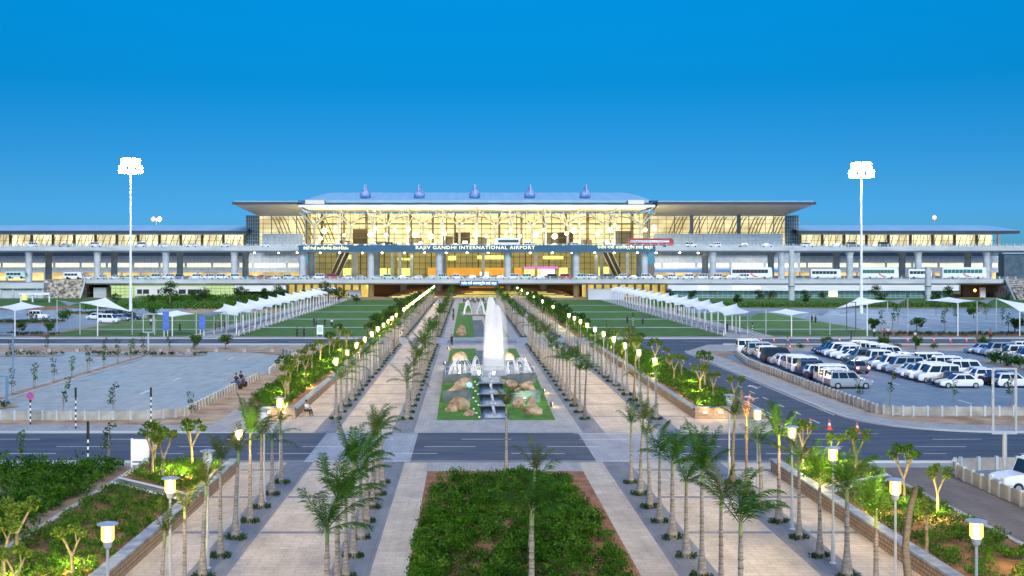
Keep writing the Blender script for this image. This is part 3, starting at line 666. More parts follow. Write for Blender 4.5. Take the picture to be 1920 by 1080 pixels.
# saplings in and around the car parks: (x, y, kind, where)
SP = [(G(211, 782), 'between the left car park wall and the pale pavers'), (G(357, 792), 'near the bend of the left car park wall'), (G(117, 783), 'just inside the left car park wall'), (G(38, 872), 'on the verge before the front road'), (G(202, 874), 'on the verge left of the white board'),
      (G(1608, 758), 'in the right car park beside the wall bend'), (G(1668, 762), 'in the right car park behind the front wall'), (G(1787, 755), 'in front of the white saloon in the right car park'), (G(1895, 762), 'beside the tall sign frame in the right car park')]
for k, ((x, y), w) in enumerate(SP): place(SAP[k % 4], (x, y, 0), prn.uniform(-.3, .3), f'thin staked sapling {w}', 'staked saplings around the car parks')
for k in range(11):
    y = 104+5.8*k; place(SAP[(k*2+1) % 4], (-44, y, .05), prn.uniform(-.4, .4), f'thin leaning sapling, {nth(k+1)} from the front on the long median of the left car park', 'saplings on the left car park median', prn.uniform(1, 1.3))
q = [(-50, 165), (-46, 165.3), (-41, 165), (-37.5, 165), (-58, 165), (-63, 165), (-69, 165), (-73, 165), (-40.2, 176), (-35.6, 176), (-88, 211), (-79, 211), (-74, 211), (-93, 211)]
for k, (x, y) in enumerate(q): place(SAP[(k*3) % 4] if k < 8 else TREE[3], (x, y, .05), prn.uniform(0, 6), f'{"leaning sapling" if k < 8 else "young bushy tree"}, {nth(k+1)} of those along the rear edge of the left car park', 'young trees at the rear of the left car park', prn.uniform(.8, 1.1) if k < 8 else .7)
for k in range(17):
    y = 110+2.7*k; place(BUSH[k % 2], (67.1+prn.uniform(-.3, .3), y, .05), prn.uniform(0, 6), f'round green bush, {nth(k+1)} from the front on the planted strip of the right car park', 'bushes on the right car park strip', prn.uniform(.95, 1.35))
q = [(49, 176), (52.8, 175), (57.7, 177), (61, 176), (63.6, 177), (66, 176), (69, 177), (76, 176), (81, 177), (86.5, 177), (44.5, 184)]
for k, (x, y) in enumerate(q): place(TREE[3] if k % 2 else BUSH[1], (x, y, 0), prn.uniform(0, 6), f'dark young tree, {nth(k+1)} on the sandy mound behind the right car park', 'young trees on the sandy mound', .62)
q = [(72+prn.uniform(0, 120), prn.uniform(208, 222)) for _ in range(22)]+[(86+prn.uniform(0, 90), prn.uniform(232, 326)) for _ in range(16)]
for k, (x, y) in enumerate(sorted(q)): place(SAP[k % 4] if k % 3 else TREE[3], (x, y, 0), prn.uniform(0, 6), f'{"thin sapling" if k % 3 else "small dark tree"}, {nth(k+1)} from the avenue on the right plaza beyond the rear road', 'saplings on the far right plaza', 1.6 if k % 3 else .85)
# dark trees in front of the lower buildings
q = [(-75+prn.uniform(-3, 3)+5.2*k*1.0-26, prn.uniform(345, 385)) for k in range(14)]
for k, (x, y) in enumerate(q): place(TREE[k % 3], (x, y, 0), prn.uniform(0, 6), f'dark bushy tree, {nth(k+1)} from the left before the green-lit glass grid building', 'dark trees before the left lower building', prn.uniform(.8, 1.35))
q = [(58+7.2*k+prn.uniform(-2, 2), prn.uniform(340, 392)) for k in range(19)]
for k, (x, y) in enumerate(q): place(TREE[(k+1) % 3], (x, y, 0), prn.uniform(0, 6), f'dark bushy tree, {nth(k+1)} from the avenue before the long pale lower building', 'dark trees before the right lower building', prn.uniform(.6, 1.15))
for k in range(9): place(BUSH[1], (-98+k*3.4+prn.uniform(-1, 1), 268+prn.uniform(-8, 20), 0), 0, f'green bush, {nth(k+1)} from the left behind the cars of the far left car park', 'bushes in the far left car park', prn.uniform(1, 1.6))
# ------------------------------------------------------------------ terminal building
YF = 490.0                                  # plane of the main glass front
def zf(py, Y=YF): return ZY(py, Y)
def text(name, s, m, parent, x, y, z, h, w=None, al='CENTER', ext=.12):
    cu = bpy.data.curves.new(name, 'FONT'); cu.body = s; cu.align_x = al; cu.align_y = 'CENTER'; cu.size = h; cu.extrude = ext; cu.space_character = 1.12
    cu.resolution_u = 2
    o = bpy.data.objects.new(name, cu); COL.objects.link(o); bpy.context.view_layer.update()
    me = bpy.data.meshes.new_from_object(o.evaluated_get(bpy.context.evaluated_depsgraph_get())); bpy.data.objects.remove(o); me.materials.clear(); me.materials.append(M[m])
    o = bpy.data.objects.new(name, me); COL.objects.link(o); o.location = (x, y, z); o.rotation_euler = (R(90), 0, 0)
    bpy.context.view_layer.update()
    if w and o.dimensions.x > 0: o.scale.x = w/o.dimensions.x
    if parent: o.parent = parent
    return o
M['room'] = emimat('lit_hall_interior', (1.0, .87, .45), 0.58, (.50, .36, .14), .22, (1, 1, 2.6))
M['room2'] = emimat('lit_wing_interior', (1.0, .84, .46), .42, (.55, .38, .17), .12, (1, 1, 1.5))
M['room3'] = emimat('lit_lower_hall', (.42, .36, .12), .15, (.03, .045, .04), .22, (1, 1, 2.5))
M['floorglow'] = emimat('added_floor_glow', (1, .93, .62), 1.3)
M['pier_room'] = emimat('lit_pier_interior', (1.0, .90, .56), .55, (.42, .34, .18), .16, (1, 1, .6))
M['strip'] = emimat('lit_window_strip', (1.0, .95, .62), 0.378, (.62, .62, .45), .09, (1, 1, .3))
M['warm'] = emimat('warm_lit_bay', (1.0, .68, .26), 0.42, (.30, .17, .05), .11, (1, 1, 1))
M['orange'] = emimat('lit_orange_wall', (.75, .36, .05), 0.21, (.55, .24, .02), .3)
M['yellowpanel'] = emimat('lit_yellow_shopfront', (.9, .86, .22), 0.504, (.55, .65, .16), .8)
M['globe'] = emimat('bright_lamp', (1, .86, .45), 14)
M['magenta'] = emimat('magenta_neon', (.75, .10, .85), .5)
M['neonorange'] = emimat('orange_neon', (1.0, .28, .03), 1.09, (1, .7, .2), .8)
M['letters'] = emimat('lit_letters', (1, .93, .58), 0.45)
M['soffit'] = mat('pale_soffit', (.58, .56, .52), .6, (.66, .64, .6), .1)
M['membrane'] = mat('canopy_membrane', (.80, .78, .72), .6, (.74, .71, .64), .08)
M['wallgrey'] = mat('grey_wall', (.50, .54, .60), .7, (.40, .44, .50), .15, detail=7)
M['bluewall'] = mat('blue_painted_wall', (.10, .26, .60), .6)
M['dimwall'] = mat('brown_partition', (.10, .075, .045), .7)
M['trussm'] = mat('bronze_steel', (.34, .30, .22), .5)
M['mullion'] = mat('window_mullions', (.05, .05, .05), .5)
M['glassblue'] = mat('blue_glass_wall', (.05, .09, .13), .2, (.10, .15, .2), .4)
M['greenlit'] = emimat('green_lit_glass', (.42, .55, .20), 0.16, (.20, .34, .14), .12)
M['coollit'] = emimat('cool_lit_window', (.9, 1.0, .9), 0.672)
M['cyanlit'] = emimat('teal_lit_glass', (.08, .22, .22), 0.147, (.03, .07, .08), .3)
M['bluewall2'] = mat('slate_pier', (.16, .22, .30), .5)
M['ventblue'] = mat('blue_ventilator_cowl', (.14, .24, .48), .4, (.30, .42, .66), .5)
M['underbrown'] = mat('brown_soffit', (.30, .17, .09), .7, (.45, .27, .14), .2, stretch=(.3, 1, 2))
M['yl'] = emimat('yellow_lit_wall', (.95, .70, .16), 0.315, (.5, .34, .1), .25)
M['pl'] = emimat('cream_lit_sign', (1, .9, .5), 0.546)
M['orangelamp'] = emimat('orange_lamp', (1, .42, .08), 5.04)

T = thing('airport_terminal', 'long airport terminal with lit glass hall and pale blue vaulted roof behind the two viaducts', 'terminal building', (0, 0, 0))
X0, X1 = XY(575, YF), XY(1215, YF)          # central hall
# hall back wall (lit room), floor, ceiling
b = MB(); b.box(X0, X1, YF+14, YF+14.4, 18, zf(398)); b.build('lit_interior', 'room', T)
b = MB()                                    # dark doors, people-height clutter, lift cores seen through the glass
for k in range(15):
    x = X0+5+k*(X1-X0-10)/14; b.box(x-.5, x+.5, YF+10, YF+10.6, 18, zf(399))
for k in range(9): x = X0+12+k*14.5; b.box(x, x+rnd.uniform(4, 8), YF+11, YF+12, 18, 18+rnd.uniform(3, 8))
for z in (24, 28.4): b.box(X0, X1, YF+12.6, YF+13, z, z+.35)
b.build('interior_structure', 'trussm', T)
for k in range(40):                          # glowing patches added to brighten the hall at floor level
    x = X0+3+(X1-X0-6)*k/39+rnd.uniform(-1, 1); w_ = rnd.uniform(.5, 2.2); z_ = 18.4+rnd.uniform(0, 2.2); b = MB(); b.box(x-w_/2, x+w_/2, YF+2.2, YF+2.5, z_, z_+rnd.uniform(.5, 1.3)); b.build('glow_patch', 'floorglow', T)
for k in range(3):                           # darker bays between the lit ones
    x = X0+18+k*43; b = MB(); b.box(x, x+6, YF+9, YF+9.3, 18, rnd.uniform(25, 29)); b.build('dark_partition', 'dimwall', T)
b = MB()
for z in (20.2, 22.6, 26.2, 30.1): b.box(X0, X1, YF+3.0, YF+3.2, z, z+.16)
b.build('gallery_rail', 'trussm', T)
def lattice(x0, x1, z0, z1, y, dx, dz, w=.14, name='glazing_bars', m='mullion', big=None):
    b = MB(); n = max(1, round((x1-x0)/dx))
    for i in range(n+1):
        x = x0+(x1-x0)*i/n; ww = w*(2.2 if big and i % big == 0 else 1); b.box(x-ww/2, x+ww/2, y-.1, y+.1, z0, z1)
    k = max(1, round((z1-z0)/dz))
    for i in range(k+1):
        z = z0+(z1-z0)*i/k; b.box(x0, x1, y-.07, y+.07, z-w/2, z+w/2)
    return b.build(name, m, T)
lattice(X0, X1, 18, zf(399), YF, 3.6, 2.2, .16, big=4)
# hall side walls
b = MB(); b.box(X0-.6, X0, YF, YF+14, 18, zf(398)); b.box(X1, X1+.6, YF, YF+14, 18, zf(398)); b.build('side_wall', 'soffit', T)
# columns of the hall front, with splayed arms (tree columns)
npc = 10
for i in range(npc):
    x = X0+4+(X1-X0-8)*i/(npc-1); b = MB(); y = YF-6
    b.tube([(x, y, 18.6), (x, y, 27)], [.55, .45], 8)
    for dx, dy in ((-5.5, -5), (5.5, -5), (-5.5, 5), (5.5, 5), (-2.4, -7), (2.4, -7)): b.tube([(x, y, 26.8), (x+dx*.55, y+dy*.5, 30.2), (x+dx, y+dy, 32.6)], [.3, .24, .18], 6)
    b.build('tree_column', 'whitepaint', T, smooth=True)
# inclined truss arches between columns
for i in range(npc-1):
    xa = X0+4+(X1-X0-8)*i/(npc-1); xb = X0+4+(X1-X0-8)*(i+1)/(npc-1); b = MB(); n = 12
    for yy in (YF-2.0, YF-3.4):
        P = [(xa+(xb-xa)*t/n, yy, 28.6+2.6*math.sin(math.pi*t/n)) for t in range(n+1)]; b.tube(P, .18, 5)
    for t in range(n): b.tube([(xa+(xb-xa)*t/n, YF-2.0, 28.6+2.6*math.sin(math.pi*t/n)), (xa+(xb-xa)*(t+1)/n, YF-3.4, 28.6+2.6*math.sin(math.pi*(t+1)/n))], .1, 4)
    b.tube([(xa, YF-2.6, 28.4), (xb, YF-2.6, 28.4)], .16, 5)
    b.build('roof_truss', 'trussm', T)
# the membrane canopy over the set-down road: slightly billowed bays between ribs
CX0, CX1 = XY(562, 447), XY(1226, 447); CN = 10
b = MB()
for i in range(CN):
    xa, xb = CX0+(CX1-CX0)*i/CN, CX0+(CX1-CX0)*(i+1)/CN; n, m_ = 6, 5; vs = []
    for j in range(m_+1):
        for k in range(n+1):
            u, v = k/n, j/m_; y = 447+(YF+4-447)*v; z = 33.7-.6*v+.25*math.sin(math.pi*u)
            vs.append((xa+(xb-xa)*u, y, z))
    k0 = len(vs); vs += [(x, y, z+.25) for x, y, z in vs]
    fs = []
    for j in range(m_):
        for k in range(n):
            a = j*(n+1)+k; fs.append((a, a+n+1, a+n+2, a+1)); fs.append((k0+a, k0+a+1, k0+a+n+2, k0+a+n+1))
    for k in range(n): fs.append((k, k+1, k0+k+1, k0+k))
    b.add(vs, fs)
b.build('canopy', 'membrane', T, smooth=False)
b = MB(); b.box(CX0-.4, CX1+.4, 446.3, 446.9, 33.2, 34.1); b.build('canopy_edge', 'whitepaint', T)
for i in range(CN+1):
    x = CX0+(CX1-CX0)*i/CN; b = MB(); b.tube([(x, 447.2, 33.3), (x+.3*(i-5)/5, 462, 32.6), (x, YF, 32.3)], [.2, .3, .3], 6)
    b.build('canopy_rib', 'metal', T)
for i in range(1, CN):                      # raking masts at the kerb that hold the ribs
    x = CX0+(CX1-CX0)*i/CN; b = MB(); b.tube([(x, 459, 18.9), (x, 458, 27)], [.34, .28], 7)
    for dx, yy in ((-1.4, 449), (1.4, 449), (0, 470), (-3, 466), (3, 466)): b.tube([(x, 458, 26.4), (x+dx, yy, 32.9)], [.2, .13], 5)
    b.build('canopy_mast', 'whitepaint', T, smooth=True)
# main roof: fascia band, then a shallow vault with rounded ends and five finned ventilators
b = MB(); b.box(XY(570, 470), XY(1222, 470), 468, 500, ZY(385.5, 470), ZY(380.5, 470)); b.build('roof_fascia', 'roofdark', T)
b = MB(); b.box(XY(574, 472), XY(1216, 472), 471.5, 500, ZY(380.5, 470), ZY(375.5, 472)); b.build('roof_band', 'roof', T)
b = MB(); n, m_ = 44, 12; vs = []
RX0, RX1 = XY(588, 505), XY(1205, 505); top = ZY(361, 545)
for j in range(m_+1):
    for i in range(n+1):
        u = i/n; v = j/m_; e = min(1, min(u, 1-u)/.055); e = math.sqrt(max(0, 1-(1-e)**2))
        z = ZY(376, 478)+(top-ZY(376, 478))*math.sin(math.pi*.5*min(1, v*1.25))*(.12+.88*e); vs.append((RX0-3+(RX1-RX0+6)*u, 478+(575-478)*v, z))
fs = [(j*(n+1)+i, j*(n+1)+i+1, (j+1)*(n+1)+i+1, (j+1)*(n+1)+i) for j in range(m_) for i in range(n)]
b.add(vs, fs); b.build('vaulted_roof', 'roof', T, smooth=True)
for px in (685, 786, 890, 993, 1097):       # ventilators: leaf-shaped fins standing on the roof
    Yv = 490; x = XY(px, Yv); z0 = ZY(375, Yv); z1 = ZY(345.5, Yv); b = MB(); H_ = z1-z0
    prof = [(.2, 0), (1.7, .10*H_), (2.35, .24*H_), (2.2, .40*H_), (1.5, .58*H_), (.7, .78*H_), (.15, H_)]; vs = []
    for r_, z in prof:
        for a in range(10): t = 2*math.pi*a/10; vs.append((x+r_*math.cos(t)+(z/H_)**2*.4, Yv+r_*1.9*math.sin(t), z0+z))
    fs = [(i*10+a, i*10+(a+1) % 10, (i+1)*10+(a+1) % 10, (i+1)*10+a) for i in range(len(prof)-1) for a in range(10)]
    b.add(vs, fs); f_ = b.build('roof_ventilator', 'ventblue', T, smooth=True)
    b = MB(); b.box(x-.12, x+.12, Yv-4.7, Yv-1.5, z0+.3*H_, z0+.95*H_); b.build('ridge_fin', 'metal', f_)
# wings left and right of the hall
for sd, (xa, xb, xe, pa, pb, ca, cb) in {'l': (XY(462, YF), X0-.7, XY(440, 470), XY(495, YF), X0-1, XY(462, YF), XY(487, YF)),
                            'r': (X1+.7, XY(1497, YF), XY(1524, 470), X1+2, XY(1463, YF), XY(1471, YF), XY(1497, YF))}.items():
    ztop = zf(404); zr = ZY(384, 470)
    b = MB(); b.box(xa, xb, YF+8, YF+8.4, 18, ztop); b.build('lit_interior', 'room2', T)
    n = 12; b = MB()                        # leaning interior trusses behind the glass
    for k in range(3 if sd == 'l' else 6):
        x = (pa+2 if sd == 'l' else X1+8)+k*(8.5 if sd == 'l' else 8.2)
        for q in range(4):
            P = [(x+q*1.5+(9*t/n)*(1 if sd == 'r' else -1)*.75*(1-t/n*.3)+(0 if sd == 'r' else 5), YF+5+q*.3, 21+(ztop-21.5)*math.sin(math.pi/2*t/n)) for t in range(n+1)]; b.tube(P, .2, 4)
    b.build('interior_structure', 'trussm', T)
    lattice(xa, xb, 18, ztop, YF, 3.4, 1.7, .13, big=3)
    b = MB(); b.box(ca, cb, YF-.6, YF-.25, 17, ztop); c_ = b.build('corner_glazing', 'glassblue', T)
    b = MB()
    for i in range(7): x = ca+(cb-ca)*i/6; b.box(x-.08, x+.08, YF-.75, YF-.6, 17, ztop)
    for i in range(11): z = 17+(ztop-17)*i/10; b.box(ca, cb, YF-.72, YF-.6, z-.06, z+.06)
    b.build('glazing_bars', 'metal', c_)
    for px in ([] if sd == 'l' else [1296, 1384]): b = MB(); b.box(XY(px-3, YF), XY(px+3, YF), YF-1.2, YF-.3, 18, ztop); b.build('wall_pier', 'bluewall2', T)
    # overhanging roof: thin dark edge and an upswept soffit
    x_in = xb if sd == 'l' else xa
    b = MB(); xo = xe
    s_ = 1 if sd == 'r' else -1
    A = [(xo, 468, zr), (x_in, 468, zr), (x_in, YF+20, zr), (xo, YF+20, zr)]
    b.add([(xo, 468, zr), (x_in, 468, zr), (x_in, YF-.2, ztop), (xo-s_*5.6, YF-.2, ztop), (xo-s_*5.6, YF+20, ztop), (xo, YF+20, zr), (x_in, YF+20, ztop)],
          [(0, 1, 2, 3), (0, 3, 4, 5)]); b.build('soffit', 'soffit', T)
    b = MB(); b.box(min(xo, x_in)-.5, max(xo, x_in)+(.5 if sd == 'r' else 0), 467, YF+24, zr+.02, zr+1.0); b.build('roof_edge', 'roofdark', T)
    b = MB(); b.box(min(xo, x_in), max(xo, x_in), 469, YF+30, zr+1.02, zr+1.5); b.build('roof_sheet', 'roof', T)
    # low white screen wall in front
    b = MB(); b.box(pa, pb, YF-4, YF-3.6, 17.5, zf(438, YF-4)); b.build('screen_wall', 'panel', T)
for a, b2 in ((572, 608), (1178, 1208)):    # pale plant boxes at the two roof steps
    b = MB(); b.box(XY(a, 466), XY(b2, 466), 466, 472, ZY(382.5, 466), ZY(375, 466)); b.build('roof_box', 'soffit', T)
# lower storeys behind the viaducts: white cladding with a lit strip, a blue band, warm-lit bays at the road
def lower_wall(xa, xb, y=YF, parent=T):
    b = MB(); b.box(xa, xb, y, y+1, zf(493, y), 17.3); b.build('upper_cladding', 'panel', parent)
    b = MB(); b.box(xa, xb, y+.5, y+1, zf(501, y), zf(493, y)); b.build('window_strip', 'strip', parent)
    b = MB(); b.box(xa, xb, y, y+1, zf(510, y), zf(501, y)); b.build('lower_cladding', 'panel', parent)
    b = MB(); b.box(xa, xb, y+2, y+2.4, 5, zf(510, y)); b.build('warm_bay', 'warm', parent)
    b = MB()
    for k in range(int((xb-xa)/8)+1): x = xa+k*8; b.box(x-.25, x+.25, y-.05, y+.9, 5, zf(510, y)-.02)
    for k in range(int((xb-xa)/14)+1): x = xa+k*14+3; b.box(x-.5, x+.5, y-.02, y+.49, zf(501, y), zf(493, y))
    b.build('bay_post', 'wallgrey', parent)
lower_wall(XY(460, YF), XY(560, YF)); lower_wall(XY(1228, YF), XY(1500, YF))
b = MB(); b.box(XY(1228, YF), XY(1462, YF), YF-.3, YF-.01, zf(511), zf(505)); b.build('blue_band', 'bluewall', T)
# central lower hall between the decks
LX0, LX1 = XY(588, YF), XY(1206, YF)
b = MB(); b.box(LX0, LX1, YF+6, YF+6.4, 5, 17.5); b.build('lower_hall_interior', 'room3', T)
lattice(LX0, LX1, 5, 17.2, YF, 2.4, 2.4, .2, big=4)
for px in (640, 662, 735, 772, 906, 1075, 1005, 1118, 1128, 1176, 668, 750): b = MB(); b.box(XY(px-3, YF-3), XY(px+3, YF-3), YF-3.6, YF-2.4, 5, 17); b.build('hall_column', 'concrete', T)
def lit(name, a, b2, p0, p1, m, y=YF-.8): bb = MB(); bb.box(XY(a, y), XY(b2, y), y, y+.3, zf(p1, y), zf(p0, y)); return bb.build(name, m, T)
lit('orange_wall', 838, 948, 502, 519, 'orange'); lit('orange_wall', 802, 822, 502, 519, 'orange'); lit('orange_wall', 964, 978, 502, 519, 'orange')
for a, b2, p0, p1 in ((640, 662, 503, 519), (706, 725, 503, 518), (728, 738, 503, 518), (746, 774, 503, 518), (895, 944, 479, 486), (1018, 1056, 480, 486), (1122, 1142, 500, 518), (640, 662, 478, 486), (745, 755, 483, 488), (840, 855, 480, 488), (757, 768, 484, 488), (1048, 1064, 502, 517), (1150, 1160, 503, 519)): lit('lit_shopfront', a, b2, p0, p1, 'yellowpanel')
lit('white_signboard', 900, 916, 510, 517, 'coollit', YF-1.3)
lit('neon_fascia', 983, 1046, 500.5, 503.5, 'magenta', YF-2); lit('neon_shopfront', 983, 1012, 504.5, 517, 'neonorange', YF-2); lit('neon_shopfront', 1014, 1040, 504.5, 516, 'coollit', YF-1.8)
for px, s_ in ((631, -1), (1146, 1)):       # paired escalator ramps climbing to the upper road
    for q in (0, 1):
        b = MB(); xa = XY(px+q*9*1.0, YF-14); xt = xa-s_*2.2
        b.add([(xa-.9+s_*2, YF-16, 6), (xa+.9+s_*2, YF-16, 6), (xt+.9, YF-8, 17), (xt-.9, YF-8, 17), (xa-.9+s_*2, YF-15, 6), (xa+.9+s_*2, YF-15, 6), (xt+.9, YF-7, 17), (xt-.9, YF-7, 17)],
              [(0, 1, 2, 3), (7, 6, 5, 4), (0, 3, 7, 4), (1, 5, 6, 2), (0, 4, 5, 1), (3, 2, 6, 7)])
        e_ = b.build('escalator', 'black', T)
        b = MB()
        for dx in (-1.05, 1.05): b.tube([(xa+dx+s_*2, YF-16.2, 6.3), (xt+dx, YF-8.2, 17.2)], .16, 5)
        b.build('handrail', 'soffit', e_)

# low piers stretching left and right
for sd, xa, xb, rl, rr in (('left', XY(-60, 500), XY(459, 500), XY(-60, 500), XY(462, 480)), ('right', XY(1500, 500), XY(1872, 500), XY(1497, 480), XY(1912, 480))):
    P = thing('terminal_pier', f'low {sd} pier of the terminal with lit glass gallery under a thin dark roof edge', 'building wing', ((xa+xb)/2, 500, 0))
    def pb(bm, nm, m): o = bm.build(nm, m, P); o.location = (-(xa+xb)/2, -500, 0); return o
    y = 500.0
    b = MB(); b.box(xa, xb, y+6, y+6.4, 17.5, zf(440, y)); pb(b, 'lit_interior', 'pier_room')
    b = MB(); n = round((xb-xa)/9)
    for i in range(n+1): x = xa+(xb-xa)*i/n; b.box(x-.5, x+.5, y-.6, y+.3, 17.5, zf(440, y))
    pb(b, 'gallery_posts', 'concrete_old')
    b = MB(); n = round((xb-xa)/3)
    for i in range(n+1): x = xa+(xb-xa)*i/n; b.box(x-.07, x+.07, y-.02, y+.1, 17.5, zf(440, y))
    for z in (19.5, 21.6): b.box(xa, xb, y-.02, y+.1, z-.06, z+.06)
    pb(b, 'glazing_bars', 'mullion')
    b = MB()
    for i in range(int((xb-xa)/2.6)): x = xa+i*2.6; b.tube([(x, y+4, 19), (x+1.6, y+4.3, zf(441, y))], .14, 4)
    pb(b, 'roof_truss', 'trussm')
    b = MB(); b.box(rl, rr, 480, 483, ZY(438, 480), ZY(432.5, 480)); pb(b, 'roof_edge', 'roofdark')
    b = MB(); b.add([(rl, 483, ZY(438, 480)), (rr, 483, ZY(438, 480)), (rr, 506, zf(439, 500)), (rl, 506, zf(439, 500))], [(0, 3, 2, 1)]); pb(b, 'soffit', 'soffit')
    b = MB(); z0 = ZY(432.4, 480); zt = ZY(422, 530); n = 14; vs = []
    for j in range(9):
        v = j/8; vs += [(rl, 480+55*v, z0+(zt-z0)*math.sin(v*math.pi/2)), (rr, 480+55*v, z0+(zt-z0)*math.sin(v*math.pi/2))]
    b.add(vs, [(2*j, 2*j+1, 2*j+3, 2*j+2) for j in range(8)]+[(0, 16, 17, 1)]); pb(b, 'roof_sheet', 'roof')
    # lower cladding
    b = MB(); b.box(xa, xb, y, y+1, zf(493, y), zf(480, y)); pb(b, 'upper_cladding', 'panel')
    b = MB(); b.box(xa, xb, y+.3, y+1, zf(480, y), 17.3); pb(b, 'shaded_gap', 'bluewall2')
    b = MB(); b.box(xa, xb, y+.5, y+1, zf(501, y), zf(493, y)); pb(b, 'window_strip', 'strip')
    b = MB(); b.box(xa, xb, y, y+1, zf(511, y), zf(501, y)); pb(b, 'lower_cladding', 'panel')
    b = MB(); b.box(xa, xb, y+2.4, y+2.8, 5, zf(511, y)); pb(b, 'warm_bay', 'warm')
    b = MB()
    for k in range(int((xb-xa)/8)+1): x = xa+k*8; b.box(x-.3, x+.3, y-.05, y+.9, 5, zf(511, y)-.02)
    for k in range(int((xb-xa)/11)+1): x = xa+k*11+3; b.box(x-.4, x+.4, y-.02, y+.49, zf(501, y), zf(493, y))
    pb(b, 'bay_post', 'wallgrey')
# far right end: pale block and a lit greenhouse-like stair
E = thing('end_block', 'plain blue-grey block at the far right end of the terminal pier', 'building', (XY(1905, 505), 505, 0))
b = MB(); b.box(-5, 60, 0, 8, 0, 16.2); b.build('wall', 'glassblue', E); b = MB(); b.box(-6, 61, -.5, 8.5, 16.2, 16.9); b.build('roof', 'roof', E)

# ------------------------------------------------------------------ viaducts
def deck(name, label, y0, y1, zt, zb, xa, xb, cols, colz, postz, zparap):
    D = thing(name, label, 'viaduct', (XC, (y0+y1)/2, 0)); ox, oy = XC, (y0+y1)/2
    def pb(bm, nm, m): o = bm.build(nm, m, D); o.location = (-ox, -oy, 0); return o
    b = MB(); zs = (zt-zb)
    b.add([(x, y, z) for x in (xa, xb) for (y, z) in ((y0, zt), (y0, zt-zs*.72), (y0+1.2, zb), (y1-1.2, zb), (y1, zt-zs*.72), (y1, zt))],
          [(0, 1, 7, 6), (1, 2, 8, 7), (2, 3, 9, 8), (3, 4, 10, 9), (4, 5, 11, 10), (5, 0, 6, 11), (0, 5, 4, 3, 2, 1), (6, 7, 8, 9, 10, 11)])
    pb(b, 'deck_slab', 'concrete')
    b = MB(); n = int((xb-xa)/2.9)
    for i in range(n+1): x = xa+(xb-xa)*i/n; b.box(x-.22, x+.22, y0+.1, y0+.5, zt, zparap+.15)
    pb(b, 'railing_posts', 'concrete')
    b = MB()
    for z in (zt+(zparap-zt)*.45, zparap-.08): b.box(xa, xb, y0+.34, y0+.42, z-.05, z+.05)
    pb(b, 'rail', 'metal')
    b = MB(); b.box(xa, xb, y1-.5, y1-.2, zt, zt+.8); pb(b, 'parapet', 'concrete')
    for x, y in cols:
        b = MB(); b.lathe([(1.22, 0), (1.22, colz-1.6), (1.55, colz-.5), (1.6, colz)], 14, (x, y, 0)); pb(b, 'pier', 'concrete')
    return D, pb
fx = [XC+(k*25.3) for k in (-9.5, -8.5, -7.5, -6.5, -5.5, -4.5, -3.5, -2.5, -1.5, -.5, .5, 1.5, 2.5, 3.5, 4.5, 5.5, 6.5, 7.5, 8.5)]
cols = [(x, 442.5) for x in fx]+[(x+.8, 461) for x in fx if not (abs(x-XC) < 60 and abs(x-XC) > 100)]
UD, upb = deck('upper_viaduct', 'upper elevated road deck with pale parapet carrying the airport sign band', 440, 467, 18.3, 16.4, -232, 245, cols, 16.6, 0, 19.35)
b = MB(); b.box(XY(560, 439.6), XY(1229, 439.6), 439.55, 439.95, ZY(471.5, 439.6), ZY(459.5, 439.6)); sg = upb(b, 'sign_band', 'signblue')
def upt(nm, s, m, par, x, y, z, h, w):
    o = text(nm, s, m, None, x, y, z, h, w); o.parent = par; o.location = (x-XC, y-453.5, z); return o
t_ = upt('lettering', 'RAJIV GANDHI INTERNATIONAL AIRPORT', 'letters', UD, XY(891, 439.4), 439.4, ZY(464.5, 439.4), 1.75, 223*439.4/FPX)
t_ = upt('lettering', 'రాజీవ్ గాంధీ అంతర్జాతీయ విమానాశ్రయం', 'letters', UD, XY(611, 439.4), 439.4, ZY(465.3, 439.4), 1.6, 84*439.4/FPX)
t_ = upt('lettering', 'राजीव गांधी अंतरराष्ट्रीय हवाई अड्डा', 'letters', UD, XY(1172, 439.4), 439.4, ZY(463.8, 439.4), 1.55, 103*439.4/FPX)
lcols = [(x, 441) for x in fx[4:14]]+[(x+12, 428) for x in fx[0:4]]
LD, lpb0 = deck('lower_viaduct', 'lower elevated road deck lined with parked cars above the plaza', 425, 467, 6.56, 4.7, XY(158, 425), XY(1905, 425), [(XC+k*26, 444) for k in (-6, -5, -4, -3, -2, -1, 1, 2, 3, 4, 5, 6)], 4.9, 0, 7.5)
b = MB(); b.box(XY(862, 424.6), XY(934, 424.6), 424.5, 424.9, ZY(536, 424.6), ZY(526.5, 424.6)); o = b.build('sign_board', 'signblue', LD); o.location = (-XC, -446, 0)
o = text('lettering', 'राजीव गांधी अंतरराष्ट्रीय हवाई अड्डा', 'coollit', None, 0, 0, 0, 1.3, 66*424.3/FPX); o.parent = LD; o.location = (XY(898, 424.3)-XC, 424.35-446, ZY(531.3, 424.4))
